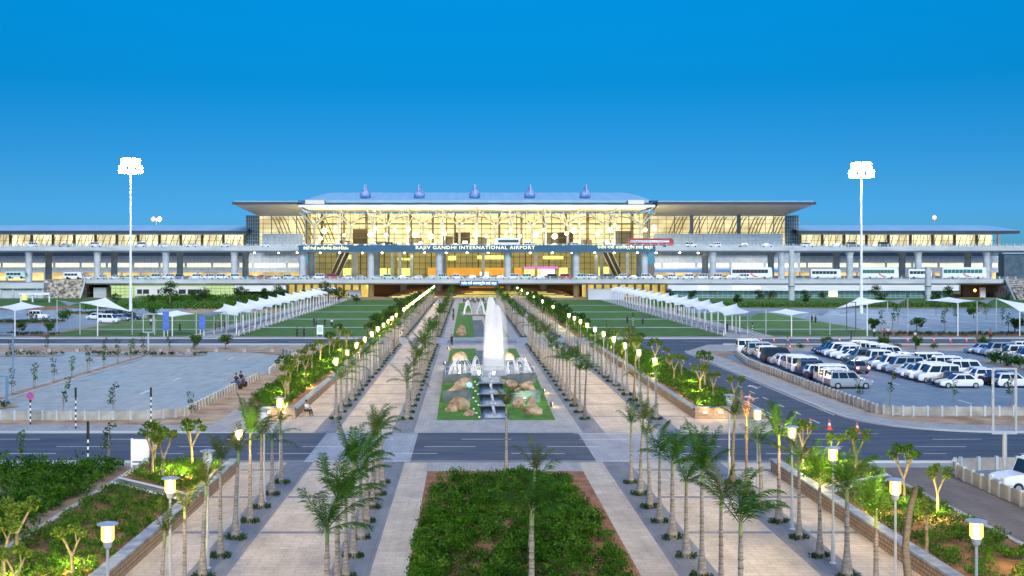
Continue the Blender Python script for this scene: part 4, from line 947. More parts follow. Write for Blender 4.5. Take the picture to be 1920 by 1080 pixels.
# lamps under the upper deck and bright lamp posts along the upper road
for k in range(22):
    x = -80+k*8.0; b = MB(); b.lathe([(.05, .5), (.3, .4), (.32, 0), (.2, -.12)], 8); o = b.build('soffit_lamp', 'globe', UD); o.location = (x-XC, 450-453.5+(k % 2)*6, 16.1)
for k, (px, py) in enumerate(((601, 447), (608, 433), (628, 427), (703, 428), (695, 440), (740, 431), (766, 430), (778, 440), (830, 427), (834, 438), (892, 440), (949, 437), (958, 431), (1005, 440), (1019, 431), (1062, 438), (1077, 433), (1092, 427), (1120, 440), (1144, 431), (1158, 427), (1210, 431), (1226, 427), (645, 441), (724, 441), (808, 443), (912, 443), (975, 443), (1040, 443))):
    Yl = 456+(k*7 % 5)*4; x = XY(px, Yl); z = ZY(py, Yl); L_ = thing('road_lamp', f'slender road lamp with bright globe, {nth(k+1)} in our list', 'lamp post', (x, Yl, 18.3)); L_['label'] = ''
    b = MB(); b.tube([(0, 0, 0), (0, 0, z-18.3-.2)], [.09, .06], 6); b.build('pole', 'metal', L_)
    b = MB(); r = (.65, 1.0, .5)[k % 3]; b.lathe([(.03, -r), (r*.7, -r*.7), (r, 0), (r*.7, r*.7), (.03, r)], 10); o = b.build('globe', 'globe', L_); o.location = (0, 0, z-18.3)  # globe radius swollen to imitate the glare round each lamp
LMP = sorted([o for o in bpy.data.objects if o.name.startswith('road_lamp')], key=lambda o: o.location.x)
for k, o in enumerate(LMP): o['label'] = f'lamp post with bright globe on the upper road, {nth(k+1)} from the left'; o['group'] = 'lamp posts under the terminal canopy'
# real light for the canopy, the roadway and the bays
def area(name, loc, sx, sy, e, col, rx=0, parent=None):
    l = bpy.data.lights.new(name, 'AREA'); l.shape = 'RECTANGLE'; l.size = sx; l.size_y = sy; l.energy = e; l.color = col
    o = bpy.data.objects.new(name, l); COL.objects.link(o); o.location = loc; o.rotation_euler = (rx, 0, 0)
    if parent: o.parent = parent; o.location = (loc[0]-parent.location.x, loc[1]-parent.location.y, loc[2]-parent.location.z)
    return o
for k in range(6): area('canopy_uplight', (XC-55+22*k, 466, 21), 8, 2, 1700, (1, .84, .50), R(180), T)
for k in range(5): area('underpass_light', (XC-36+18*k, 436, 4.3), 6, 3, 140, (1, .72, .35), 0, T)
for k in range(5): area('hall_downlight', (XC-48+24*k, YF+5, 30), 8, 3, 500, (1, .78, .4), 0, T)
for k in range(12): area('bay_downlight', (-190+34*k, YF-4, 15.5), 12, 2, 120, (1, .84, .55), 0, T)

# ------------------------------------------------------------------ ground level behind the plaza
def bld(name, label, cat, parts):
    o = thing(name, label, cat)
    for nm, m, fn in parts:
        b = MB(); fn(b); b.build(nm, m, o)
    return o
xs = XY
def grid(x0, x1, z0, z1, y, dx, dz, w): 
    def f(b):
        n = round((x1-x0)/dx)
        for i in range(n+1): x = x0+(x1-x0)*i/n; b.box(x-w, x+w, y-.12, y, z0, z1)
        k = max(1, round((z1-z0)/dz))
        for i in range(k+1): z = z0+(z1-z0)*i/k; b.box(x0, x1, y-.1, y-.01, z-w, z+w)
    return f
gx0, gx1 = xs(204, 423), xs(436, 423)
bld('glass_grid_building', 'low building behind a green-lit grid screen under the lower deck, left of the sails', 'building', [
    ('screen_wall', 'greenlit', lambda b: b.box(gx0, gx1, 426, 427, 0, 4.5)), ('grid', 'trussm', grid(gx0, gx1, 0, 4.5, 425.9, 1.6, 1.1, .07)),
    ('pale_block', 'soffit', lambda b: b.box(xs(252, 422), xs(381, 422), 422.3, 425.5, .9, 4.0)),
    ('window', 'glass', lambda b: [b.box(xs(a, 422), xs(c, 422), 422.1, 422.5, 1.6, 3.1) for a, c in ((257, 266), (268, 279), (295, 298), (307, 312), (335, 348), (352, 374))] and None)])
bld('white_fascia_block', 'white rendered beam block between the green grid building and the left sails', 'building', [('wall', 'white', lambda b: b.box(xs(437, 424), xs(534, 424), 426, 430, 2.3, 4.5)), ('recess', 'black', lambda b: b.box(xs(440, 427), xs(530, 427), 430.2, 431, 0, 4.4))])
bld('stone_retaining_wall', 'rubble stone retaining wall at the end of the lower deck on the left', 'retaining wall', [('wall', 'stone', lambda b: b.add([(xs(82, 424), 422, 0), (xs(153, 424), 422, 0), (xs(158, 424), 425, 6.5), (xs(82, 424), 425, 6.5), (xs(82, 424), 440, 0), (xs(153, 424), 440, 0), (xs(158, 424), 440, 6.5), (xs(82, 424), 440, 6.5)], [(0, 1, 2, 3), (4, 7, 6, 5), (0, 3, 7, 4), (1, 5, 6, 2), (3, 2, 6, 7)])),
     ('edge_strip', 'concrete', lambda b: b.tube([(xs(153.5, 424), 421.9, 0), (xs(158.5, 424), 424.8, 6.6)], .35, 4))])
bld('stone_embankment', 'sloping rubble stone embankment at the far right end of the lower deck', 'retaining wall', [('wall', 'stone', lambda b: b.add([(xs(1886, 415), 405, 0), (xs(2100, 405), 405, 0), (xs(2100, 424), 425, 8), (xs(1886, 424), 425, 6.6), (xs(1886, 424), 440, 0), (xs(2100, 424), 440, 0)], [(0, 1, 2, 3), (0, 3, 4), (3, 2, 5, 4), (1, 5, 2)])),
     ('edge_strip', 'concrete', lambda b: b.tube([(xs(1899, 405), 403.5, .2), (xs(1887, 424), 424.8, 6.9)], .35, 4))])
bld('left_ramp_building', 'pale ribbed ramp building at the far left edge beside the stone wall', 'building', [('wall', 'wallgrey', lambda b: b.box(xs(-120, 420), xs(81, 420), 421, 440, 0, ZY(541, 420))), ('parapet', 'concrete', lambda b: b.box(xs(-120, 420), xs(82, 420), 420, 441, ZY(541, 420)+.02, ZY(531, 420))),
     ('rib', 'concrete', lambda b: [b.box(xs(p, 420)-.3, xs(p, 420)+.3, 420.5, 421, 0, ZY(541, 420)) for p in (-30, 0, 23, 68, 79)] and None)])
bld('gate_canopy', 'small white flat canopy with yellow-lit bay before the ramp building', 'shelter', [('roof', 'white', lambda b: b.box(xs(36, 380), xs(93, 380), 380, 386, ZY(553, 380), ZY(549, 380))), ('post', 'white', lambda b: [b.box(xs(p, 380)-.2, xs(p, 380)+.2, 380.4, 380.8, 0, ZY(553, 380)) for p in (38, 60, 91.5)] and None), ('lit_bay', 'yellowpanel', lambda b: b.box(xs(40, 385), xs(50, 385), 385.3, 385.6, .5, 2.6))])
# abutment under the left end of the lower deck
bld('deck_abutment', 'dark recess and concrete abutment beneath the left end of the lower deck', 'abutment', [('recess', 'black', lambda b: b.box(xs(158, 440), xs(203, 440), 438, 442, 0, 4.6)), ('block', 'concrete', lambda b: b.box(xs(172, 426), xs(196, 426), 428, 434, 0, 3.6))])
# centre: underpass with brown beams and yellow strips, yellow-lit entrances each side
bld('central_underpass', 'broad brown underpass front with thin yellow light strips behind the fountain', 'underpass', [
    ('back_wall', 'underbrown', lambda b: b.box(xs(690, 450), xs(1092, 450), 452, 453, 0, 4.6)),
    ('step', 'underbrown', lambda b: [b.box(xs(735, 430)-1+k, xs(1075, 430)-k, 430+k*3, 433+k*3, 0, .5+.5*k) for k in range(6)] and None),
    ('light_strip', 'yellowpanel', lambda b: [b.box(xs(p, 430)+k*3, xs(q_, 430)-k*3, 429.9+k*3, 430+k*3, .12+.5*k, .3+.5*k) for k in range(4) for p, q_ in ((735, 820), (840, 1075))] and None),
    ('orange_strip', 'orange', lambda b: b.box(xs(880, 448), xs(945, 448), 447.9, 448, 3.0, 3.6))])
bld('entrance_hall_front', 'yellow-lit entrance wall under the lower deck at the end of the left sails', 'entrance', [('lit_wall', 'yl', lambda b: b.box(xs(536, 436), xs(690, 436), 436, 437, 0, 4.6)), ('column', 'soffit', lambda b: [b.box(xs(p, 435)-.4, xs(p, 435)+.4, 434, 435, 0, 4.6) for p in range(540, 690, 15)] and None), ('grey_block', 'wallgrey', lambda b: b.box(xs(652, 430), xs(676, 430), 430, 433, 0, 2.6))])
bld('entrance_hall_front', 'yellow-lit entrance wall under the lower deck at the end of the right sails', 'entrance', [('lit_wall', 'yl', lambda b: b.box(xs(1092, 436), xs(1252, 436), 436, 437, 0, 4.6)), ('column', 'soffit', lambda b: [b.box(xs(p, 435)-.4, xs(p, 435)+.4, 434, 435, 0, 4.6) for p in range(1100, 1250, 15)] and None)])
bld('grey_service_block', 'plain grey block wall standing at the far end of the right lawn', 'wall', [('wall', 'wallgrey', lambda b: b.box(xs(1103, 405), xs(1170, 405), 405, 409, 0, 3.4)), ('coping', 'concrete', lambda b: b.box(xs(1102, 405), xs(1171, 405), 404.9, 409.1, 3.4, 3.6))])
bld('long_lower_building', 'long pale fascia building with teal glass below, right of the plaza under the lower deck', 'building', [
    ('fascia', 'white', lambda b: b.box(xs(1253, 423), xs(1800, 423), 424, 430, 2.6, 4.6)), ('glass_wall', 'cyanlit', lambda b: b.box(xs(1253, 423), xs(1790, 423), 426, 427, 0, 2.6)),
    ('glazing_bars', 'metal', grid(xs(1253, 423), xs(1790, 423), 0, 2.6, 425.8, 1.8, .9, .06)),
    ('light_panel', 'coollit', lambda b: [b.box(xs(a, 423), xs(c, 423), 423.7, 424, 3.2, 4.0) for a, c in ((1311, 1328), (1376, 1426))] and None),
    ('lit_disc', 'pl', lambda b: b.box(xs(1556, 424), xs(1572, 424), 425, 425.5, .4, 2.5))])
bld('brown_passage', 'brown recess with orange lamp beneath the right end of the lower deck', 'passage', [('recess', 'underbrown', lambda b: b.box(xs(1801, 440), xs(1886, 440), 438, 440, 0, 4.6)), ('white_post', 'white', lambda b: b.box(xs(1838, 430), xs(1848, 430), 430, 431, 0, 3.6)), ('lamp', 'orangelamp', lambda b: b.lathe([(.1, -.5), (.55, 0), (.1, .5)], 10, (xs(1828, 428), 428, 2.6)))])
# ------------------------------------------------------------------ planter walls, coping
def planter(label, x, face, runs, h=.8):
    """low stone-faced wall with slate coping; face = +1 if the seen face looks to +x"""
    o = thing('planter_wall', label, 'low wall', (x, (runs[0][1]+runs[-1][2])/2, 0)); cy = o.location.y
    b = MB(); c = MB()
    for a, y0, y1 in runs: b.box(-.22, .22, y0-cy, y1-cy, 0, h-.12); c.box(-.30, .30, y0-cy-.05, y1-cy+.05, h-.12, h)
    b.build('stone_face', 'stoneY', o); c.build('coping', 'bluecap', o); return o
planter('stone-faced planter wall with slate coping along the near left bed', WL-.2, 1, [(0, 20, 74.0)])
planter('stone-faced planter wall with slate coping along the near right bed', WR+.2, -1, [(0, 20, 74.0)])
planter('stone-faced planter wall edging the left bed beyond the front road', WL-.2, 1, [(0, 99.2, 184)])
planter('stone-faced planter wall edging the right bed beyond the front road', WR+.2, -1, [(0, 99.2, 184)])
M['endwall'] = brickmat('end_wall_stone', (.30, .23, .16), (.22, .17, .12), (.15, .12, .1), .5, .25, .02, axes='XZ', nscale=.8)
def walllamp(x, y, z, label, e=160, d=(0, -1)):
    o = thing('wall_light', label, 'wall light', (x, y, z)); b = MB(); b.cbox((0, 0, 0), (.34, .1, .16)); b.build('housing', 'metal', o)
    b = MB(); b.cbox((d[0]*.07, d[1]*.07, -.0), (.28, .05, .11)); b.build('lens', 'walllens', o)
    l = bpy.data.lights.new('glow', 'POINT'); l.energy = e; l.color = (1, .55, .16); l.shadow_soft_size = .12; lo = bpy.data.objects.new('light', l); COL.objects.link(lo); lo.parent = o; lo.location = (d[0]*.35, d[1]*.35, .12); return o
M['blackslate'] = mat('black_wet_slate', (.012, .016, .022), .3); M['globeblue'] = emimat('pale_blue_globe', (.3, .75, .85), .15); M['redlamp'] = emimat('red_warning_lamp', (1, .30, .2), 1)
M['walllens'] = emimat('lit_wall_lamp', (1, .62, .2), 8)
for sx, nm in ((-1, 'left'), (1, 'right')):
    xa, xb = (-17.2, WL) if sx < 0 else (WR, 21.8)
    o = thing('bed_end_wall', f'low stone end wall of the {nm} bed, facing the front road', 'low wall', ((xa+xb)/2, 98.9, 0)); w = (xb-xa)/2
    b = MB(); b.box(-w, w, -.2, .2, 0, .9); b.build('stone_face', 'endwall', o); b = MB(); b.box(-w-.08, w+.08, -.28, .28, .9, 1.0); b.build('coping', 'bluecap', o)
    for k, x in enumerate((xa+.8, xb-.9)): walllamp(x, 98.6, .55, f'glowing wall light on the {nm} bed end wall, {"outer" if (k == 0) == (sx < 0) else "inner"} one of the pair', 16)
    b = thing('path_edging', f'pale stone edging along the outer side of the {nm} near bed', 'edging', (-20.25 if sx < 0 else 24.75, 48, 0)); c = MB(); c.box(-.15, .15, -28, 27.5, 0, .42); c.build('edging_stone', 'concrete_old', b)
for nm, P in (('left', [(-20.1, 67.6), (-20.1, 69.0), (-14.8, 64.0), (-14.8, 62.5)]), ('right', [(24.6, 68.6), (24.6, 70.0), (19.3, 66.0), (19.3, 64.5)])):
    o = thing('garden_path_slab', f'narrow sloping path slab crossing the near {nm} bed', 'path slab', (P[0][0], P[0][1], 0)); b = MB(); b.prism([(x-P[0][0], y-P[0][1]) for x, y in P], .02, .46); b.build('slab', 'brickpath', o)
    b = MB(); (ax, ay), (bx, by), (cx, cy), (dx, dy) = [(x-P[0][0], y-P[0][1]) for x, y in P]
    b.tube([(ax, ay, .5), (dx, dy, .5)], .09, 4); b.tube([(bx, by, .5), (cx, cy, .5)], .09, 4); b.build('edging', 'concrete', o)

# ------------------------------------------------------------------ lamps
M['bulb'] = emimat('bright_bulb', (1, .64, .24), 1500)
def lamp_proto(lit):
    o = proto_root('street_lamp', 'street lamp'); b = MB()
    b.tube([(0, 0, 0), (0, 0, 1.25)], [.085, .085], 8); b.lathe([(.16, 0), (.16, .04), (.09, .07)], 10); b.tube([(0, 0, 1.25), (0, 0, 4.25)], [.055, .045], 8); b.build('pole', 'metal', o)
    b = MB(); b.lathe([(.06, 4.2), (.12, 4.26), (.15, 4.42), (.14, 4.46)], 10); b.build('neck', 'metal', o)
    b = MB(); b.lathe([(.13, 4.40), (.20, 4.50), (.20, 4.88), (.15, 4.92)], 12); lg = b.build('lantern', 'lanternlit' if lit else 'lanternoff', o, smooth=False)
    if lit: b = MB(); b.lathe([(.03, 4.5), (.085, 4.58), (.085, 4.80), (.03, 4.86)], 10); b.build('bulb', 'bulb', lg)
    b = MB(); b.lathe([(.10, 4.92), (.33, 4.95), (.33, 4.98), (.12, 5.03)], 16); b.build('lamp_cap', 'metal', o)
    return o
LAMP, LAMPOFF = lamp_proto(True), lamp_proto(False)
for sd, x, ys, off in (('left', -11.0, (36.6, 44.3, 50.7, 57.5, 64.8, 70.3), (50.7, 64.8)), ('right', 15.75, (37, 44, 51.5, 58, 64.9, 71.9), (71.9,))):
    for k, y in enumerate(ys[::-1]): place(LAMPOFF if y in off else LAMP, (x, y, 0), 0, f'{"unlit" if y in off else "glowing"} disc-topped street lamp, {nth(k+1)} from the front road in the near {sd} row of lamps', 'lamps on the camera side of the front road')
for sd, x in (('left', -10.9), ('right', 15.6)):
    for k in range(10):
        y = 99.3+9.35*k; place(LAMP, (x, y+.0, 0), 0, f'glowing disc-topped street lamp, {nth(k+1)} beyond the front road in the {sd} row of lamps', 'lamps between the two cross roads')
    for k in range(19):
        y = 206.5+10.4*k; 
        if sd == 'right' and k % 3 != 1: continue
        place(LAMP, (x, y, 0), 0, f'glowing street lamp, {nth(k+1 if sd == "left" else k//3+1)} beyond the rear road in the {sd} row towards the terminal', 'lamps beyond the rear road')
# ground uplights in the beds
def uplight(x, y, z, k, where, e=45, col=(1, .9, .22)):
    o = thing('garden_uplight', f'garden uplight {where}', 'garden light', (x, y, z), 0, 'garden uplights')
    b = MB(); b.lathe([(.11, 0), (.13, .12), (.10, .16)], 10); b.build('housing', 'darkmetal', o); b = MB(); b.lathe([(.085, .155), (.08, .175)], 10); b.build('lens', 'walllens', o)
    l = bpy.data.lights.new('uplight', 'POINT'); l.energy = e*4.5; l.color = col; l.shadow_soft_size = .1
    lo = bpy.data.objects.new('light', l); COL.objects.link(lo); lo.parent = o; lo.location = (0, 0, .62); return o
ups = [(-18.2, 46.8), (-16.2, 45.4), (-17.0, 42.0), (-15.9, 48.6), (-16.6, 69.8), (-15.7, 72.6), (-17.9, 71.0), (20.3, 72.0), (21.3, 70.6), (20.0, 67.8), (22.9, 58.6), (22.2, 46.1), (20.6, 60.2), (23.4, 49.0)]
for k, (x, y) in enumerate(ups):
    sd = 'left' if x < 0 else 'right'; n_ = sorted([u for u in ups if (u[0] < 0) == (x < 0)], key=lambda u: -u[1]).index((x, y))+1
    uplight(x, y, .38, k, f'lighting the shrubs, {nth(n_)} from the front road in the near {sd} bed', 26)
for k in range(9):
    uplight(-15.8-(k % 2)*1.6, 103+8.6*k, .4, k, f'lighting the shrubs, {nth(k+1)} beyond the front road in the left bed', 36); uplight(20.4+(k % 3)*1.1, 104+8.6*k, .4, k, f'lighting the shrubs, {nth(k+1)} beyond the front road in the right bed', 36)
for k in range(9): uplight(18.2, 212+13*k, .1, k, f'at a palm foot, {nth(k+1)} beyond the rear road at right', 12); 
# path spots seen as small orange flares along the right edge of the fountain gardens
def bollard(x, y, k, nm):
    o = thing('path_light', nm, 'path light', (x, y, 0)); b = MB(); b.box(-.12, .12, -.09, .09, 0, .42); b.build('housing', 'darkmetal', o)
    b = MB(); b.box(.121, .14, -.08, .08, .22, .38); b.build('lens', 'walllens', o)
    l = bpy.data.lights.new('glow', 'POINT'); l.energy = 14; l.color = (1, .6, .15); l.shadow_soft_size = .06; lo = bpy.data.objects.new('light', l); COL.objects.link(lo); lo.parent = o; lo.location = (.4, 0, .3)
for k, y in enumerate((107, 118, 148, 157)): bollard(7.5, y, k, f'low orange path light, {nth(k+1)} from the front along the right edge of the fountain gardens')
for k, y in enumerate((150, 176)): bollard(-2.9, y, k, f'low orange path light, {nth(k+1)} along the left edge of the rear fountain garden')
for k, y in enumerate((192, 214, 222, 190.0)): bollard(-11.9 if k < 3 else -13.4, y, k, f'low orange path light, {nth(k+1)} along the left walk beside the rear road')

# ------------------------------------------------------------------ fountain
M['greenlens2'] = emimat('cool_basin_lens', (.9, .97, 1), 6)
F = thing('fountain', 'fountain basin with railing, tall white plume and side arcs in the centre of the avenue', 'fountain', (XC, 131, 1.0))
b = MB(); b.box(-4.9, 4.9, -7.6, 9.6, -1.0, -.02); b.build('plinth', 'slate', F)
b = MB(); b.box(-4.9, 4.9, -7.6, -7.1, -.02, .16); b.box(-4.9, 4.9, 9.1, 9.6, -.02, .16); b.box(-4.9, -4.4, -7.1, 9.1, -.02, .16); b.box(4.4, 4.9, -7.1, 9.1, -.02, .16); b.build('basin_rim', 'slate', F)
b = MB(); b.box(-4.4, 4.4, -7.1, 9.1, -.018, .07); b.build('basin_water', 'water', F)
b = MB()
for k in range(13): x = -4.6+9.2*k/12; b.tube([(x, -7.35, .16), (x, -7.35, 1.1)], .03, 5)
for z in (.62, 1.1): b.tube([(-4.6, -7.35, z), (4.6, -7.35, z)], .03, 5)
b.build('railing', 'metal', F)
def waterm(name, dens):
    m = bpy.data.materials.new(name); m.use_nodes = True; n = m.node_tree.nodes; l = m.node_tree.links; n.remove(n['Principled BSDF'])
    v = n.new('ShaderNodeVolumePrincipled'); v.inputs['Color'].default_value = (.97, .98, 1, 1); v.inputs['Density'].default_value = dens; v.inputs['Anisotropy'].default_value = .1
    l.new(v.outputs[0], n['Material Output'].inputs['Volume']); return m
M['mist'] = waterm('falling_spray', .6); M['mistthin'] = waterm('drifting_spray', .3)
m = bpy.data.materials.new('white_water'); m.use_nodes = True; n = m.node_tree.nodes; l = m.node_tree.links; bs = n['Principled BSDF']
bs.inputs['Base Color'].default_value = (.98, .99, 1, 1); bs.inputs['Roughness'].default_value = .5
tr = n.new('ShaderNodeBsdfTranslucent'); tr.inputs[0].default_value = (1, 1, 1, 1); ms = n.new('ShaderNodeMixShader'); ms.inputs[0].default_value = .45
tp = n.new('ShaderNodeBsdfTransparent'); m2 = n.new('ShaderNodeMixShader'); m2.inputs[0].default_value = .8
l.new(bs.outputs[0], ms.inputs[1]); l.new(tr.outputs[0], ms.inputs[2]); l.new(tp.outputs[0], m2.inputs[1]); l.new(ms.outputs[0], m2.inputs[2]); l.new(m2.outputs[0], n['Material Output'].inputs['Surface']); M['whitewater'] = m
rg = np.random.default_rng(99)
def streaks(n, fn, w, L, rg):
    """thin falling strands: many small vertical ribbons"""
    VV = np.zeros((n*8, 3)); 
    for i in range(n):
        p, d = fn(rg); l_ = L*rg.uniform(.5, 1.4); ww = w*rg.uniform(.5, 1.4); a = rg.uniform(0, math.pi); s = np.array([math.cos(a), math.sin(a), 0])*ww
        t = np.array([-math.sin(a), math.cos(a), 0])*ww; q = p+np.array(d)*l_
        VV[i*8:i*8+8] = [p-s*.3, p+s*.3, q+s, q-s, p-t*.3, p+t*.3, q+t, q-t]
    return VV, np.arange(n*8).reshape(-1, 4)
PX = .55
def fp(rg):
    m_ = rg.uniform() < .62; H_ = 8.1 if m_ else 7.2; h = H_*rg.uniform(0, 1)**.85; r = (.08+(.72 if m_ else .66)*(1-h/H_)**.36)*rg.uniform(0, 1)**.6; a = rg.uniform(0, 6.28)
    return np.array([PX+(-.30+.1*(1-h/8) if m_ else .42-.15*(1-h/8))+r*math.cos(a)*1.15, r*math.sin(a), h]), (rg.normal(0, .04), 0, -1)
V, Fq = streaks(9500, fp, .048, .8, rg)
V[:, 2] = np.maximum(V[:, 2], .08); pl = npmesh('plume', V, Fq, 'whitewater', F)
b = MB(); prof = [(1.15, .1), (1.12, 1.2), (1.0, 2.8), (.85, 4.6), (.62, 6.2), (.34, 7.5), (.1, 8.3)]; vs = []
for i, (r_, z) in enumerate(prof):
    for a in range(16): t = 2*math.pi*a/16; vs.append((PX-.05-.04*z+r_*math.cos(t)*1.05, r_*math.sin(t), z))
b.add(vs, [(i*16+a, i*16+(a+1) % 16, (i+1)*16+(a+1) % 16, (i+1)*16+a) for i in range(len(prof)-1) for a in range(16)]+[tuple(range(15, -1, -1)), tuple(range((len(prof)-1)*16, len(prof)*16))]); b.build('spray', 'mist', pl, smooth=True)
b = MB(); prof = [(1.35, .1), (1.4, 2.4), (1.3, 4.6), (1.1, 6.4), (.7, 7.5), (.2, 8.0)]; vs = []
for i, (r_, z) in enumerate(prof):
    for a in range(16): t = 2*math.pi*a/16; vs.append((PX+.45+r_*math.cos(t)*.85, .3+r_*math.sin(t), z))
b.add(vs, [(i*16+a, i*16+(a+1) % 16, (i+1)*16+(a+1) % 16, (i+1)*16+a) for i in range(len(prof)-1) for a in range(16)]+[tuple(range(15, -1, -1)), tuple(range((len(prof)-1)*16, len(prof)*16))]); b.build('drift', 'mistthin', pl, smooth=True)
for k, (x_, y_) in enumerate(((-1.1, -1.6), (2.1, -1.6), (.5, -2.2))):   # basin lamps at the foot of the plume
    b = MB(); b.lathe([(.14, .05), (.16, .12), (.1, .16)], 10, (x_, y_, 0)); q = b.build('basin_lamp', 'greenlens2', F)
    l = bpy.data.lights.new('basin_light', 'SPOT'); l.energy = 300; l.color = (.93, .97, 1); l.spot_size = R(50); l.spot_blend = .8; l.shadow_soft_size = .15; lo = bpy.data.objects.new('light', l); COL.objects.link(lo); lo.parent = F; lo.location = (x_, y_, .25)
    lo.rotation_euler = (Vector((PX-x_, -y_, 4.2))).to_track_quat('-Z', 'Y').to_euler()
def arc_jet(par, x0, y0, dx, dy, h, w=.05, n=14, seed=0, z=0):
    rr = random.Random(seed); b = MB()
    for q in range(4):
        o1, o2, o3 = rr.uniform(-.1, .1), rr.uniform(-.1, .1), rr.uniform(.88, 1.08)
        b.tube([(x0+dx*t/n*o3+o1*t/n, y0+dy*t/n*o3+o2*t/n, z+.07+4*h*o3*(t/n)*(1-t/n)) for t in range(n+1)], [w*(.5+.9*t/n) for t in range(n+1)], 5)
    return b.build('water_arc', 'whitewater', par, smooth=True)
for k, (x0, dx, dy, h) in enumerate(((-2.6, -1.7, -2.5, 1.7), (-1.6, -2.6, -3.5, 2.1), (-.9, -1.0, -4.3, 2.3), (-1.9, -2.4, .6, 2.0), (2.4, 1.9, -2.6, 1.6), (2.2, 2.1, -4.2, 2.0), (2.0, .8, -4.4, 2.1), (2.6, 2.0, .8, 1.8), (-3.2, -1.1, -3.6, 1.4))): arc_jet(F, x0, -.6-(k % 3)*.7, dx, dy, h*.8, .035, seed=k)
for k, x in enumerate((-3.6, -2.6, -1.5, 1.9, 2.9, 3.7)):
    b = MB(); b.lathe([(.02, 1.5), (.12, .9), (.24, .07)], 8, (x, -5.6, 0)); b.build('low_jet', 'whitewater', F, smooth=True)
# cascade of four pools stepping down to the road
for nm, y0, y1, z1, n_, px0 in (('stepped water cascade running from the fountain down to the front road', 98.0, 123.2, 1.0, 4, 2.33), ):
    Cc = thing('water_cascade', nm, 'cascade', (px0, 98, 0)); st_ = [98.0, 104.0, 110.0, 116.2, 123.2]
    for k in range(4):
        ya, yb = st_[k]-98, st_[k+1]-98; zt = .06+.36*k
        b = MB(); b.box(-1.15, 1.15, ya+.25, yb, -.02, zt+.02); b.build('pool_body', 'blackslate', Cc)
        b = MB(); b.box(-.92, .92, ya+.5, yb-.25, zt+.021, zt+.04); b.build('pool_water', 'water', Cc)
        b = MB(); b.box(-1.3, 1.3, ya+.02, ya+.5, zt-.02, zt+.075) if k else b.box(-1.1, 1.1, .02, .3, -.01, .05); b.build('pool_lip', 'bluecap', Cc)
        b = MB(); b.tube([(-.1+.05*k, yb+.2, zt+.30), (-.06, yb-.6, zt+.2), (0, yb-2.4, zt+.06), (.1, ya+1.4, zt+.07)], [.12, .13, .09, .12], 6); b.build('falling_water', 'whitewater', Cc, smooth=True)
for nm, ya, n_ in (('dark stepped channel behind the plume in the rear fountain garden', 142, 9), ('dark stepped channel in the garden beyond the rear road', 206, 16)):
    Cc = thing('stepped_channel', nm, 'channel', (XC-.1, ya, 0))
    for k in range(n_):
        b = MB(); b.box(-1.05, 1.05, k*3.6, k*3.6+1.7, 0, .16); b.build('step', 'slate', Cc); b = MB(); b.box(-.9, .9, k*3.6+1.75, k*3.6+3.5, 0, .07); b.build('water', 'water', Cc)
# far jets of the second fountain
F2 = thing('far_fountain', 'row of small white arching jets in the garden beyond the rear road', 'fountain', (XC-.6, 290, 0))
b = MB(); b.box(-3.6, 3.6, -6, 12, 0, .3); b.build('basin', 'slate', F2); b = MB(); b.box(-3.3, 3.3, -5.7, 11.7, .301, .33); b.build('basin_water', 'water', F2)
for k in range(8): arc_jet(F2, (-.6 if k % 2 else .6), k*1.5-4, (-1.9 if k % 2 else 1.9), -1.2, 2.2+.1*k, .05, seed=20+k, z=.3)
# leaning slabs and boulders
def slab(x, y, z, w, h, label, lit=None):
    o = thing('slate_slab', label, 'stone slab', (x, y, z)); b = MB(); b.add([(-w/2, -.12, 0), (w/2, -.12, 0), (w/2, .12, 0), (-w/2, .12, 0), (-w/2, -.12, h*.82), (w/2, -.12, h), (w/2, .12, h), (-w/2, .12, h*.82)], [(0, 3, 2, 1), (4, 5, 6, 7), (0, 1, 5, 4), (1, 2, 6, 5), (2, 3, 7, 6), (3, 0, 4, 7)]); b.build('slab', 'slate', o)
    return o
def gz(y): return max(0, (y-97.9)/25.3)
slab(-.9, 107.5, gz(107.5)-.1, 2.5, 1.25, 'blue-grey upright stone slab behind the front left boulders'); slab(-1.0, 119.5, gz(119.5)-.1, 2.8, 1.1, 'blue-grey upright stone slab at the top of the left garden turf')
slab(5.2, 107.2, gz(107)-.1, 2.7, 1.25, 'lamp-lit stone slab behind the front right boulders'); slab(5.4, 119.8, gz(119.8)-.1, 2.8, 1.1, 'blue-grey upright stone slab at the top of the right garden turf')
slab(-.8, 143.5, 0, 3.0, 1.2, 'dark stone slab left of the fountain basin at its rear'); slab(5.8, 146, 0, 2.6, 1.1, 'dark stone slab right of the fountain basin at its rear')
def boulder(x, y, z, sx, sy, sz, seed, label, rz=0):
    bm = bmesh.new(); bmesh.ops.create_icosphere(bm, subdivisions=4, radius=1.0); rr = random.Random(seed); pl_ = []
    for k in range(9): d = Vector((rr.uniform(-1, 1), rr.uniform(-1, 1), rr.uniform(-.2, 1))).normalized(); pl_.append((d, rr.uniform(.62, .92)))
    ph = [rr.uniform(0, 6) for _ in range(6)]
    for v in bm.verts:
        c = v.co.copy()
        for d, t in pl_:
            e = c.dot(d)-t
            if e > 0: c -= d*e*.9
        c *= 1+.07*math.sin(c.x*3.1+ph[4])*math.sin(c.z*4.3+ph[5])+.05*math.sin(c.x*6+ph[0])*math.sin(c.y*5+ph[1])+.03*math.sin(c.z*13+ph[2])*math.sin(c.x*11+ph[3])
        v.co = Vector((c.x*sx, c.y*sy, c.z*sz))
    me = bpy.data.meshes.new('boulder'); bm.to_mesh(me); bm.free(); me.materials.append(M['boulder'])
    o = bpy.data.objects.new('boulder', me); COL.objects.link(o); o.location = (x, y, z+sz*.35); o.rotation_euler = (0, 0, rz); return tag(o, label, 'boulder', 'boulders in the fountain gardens')
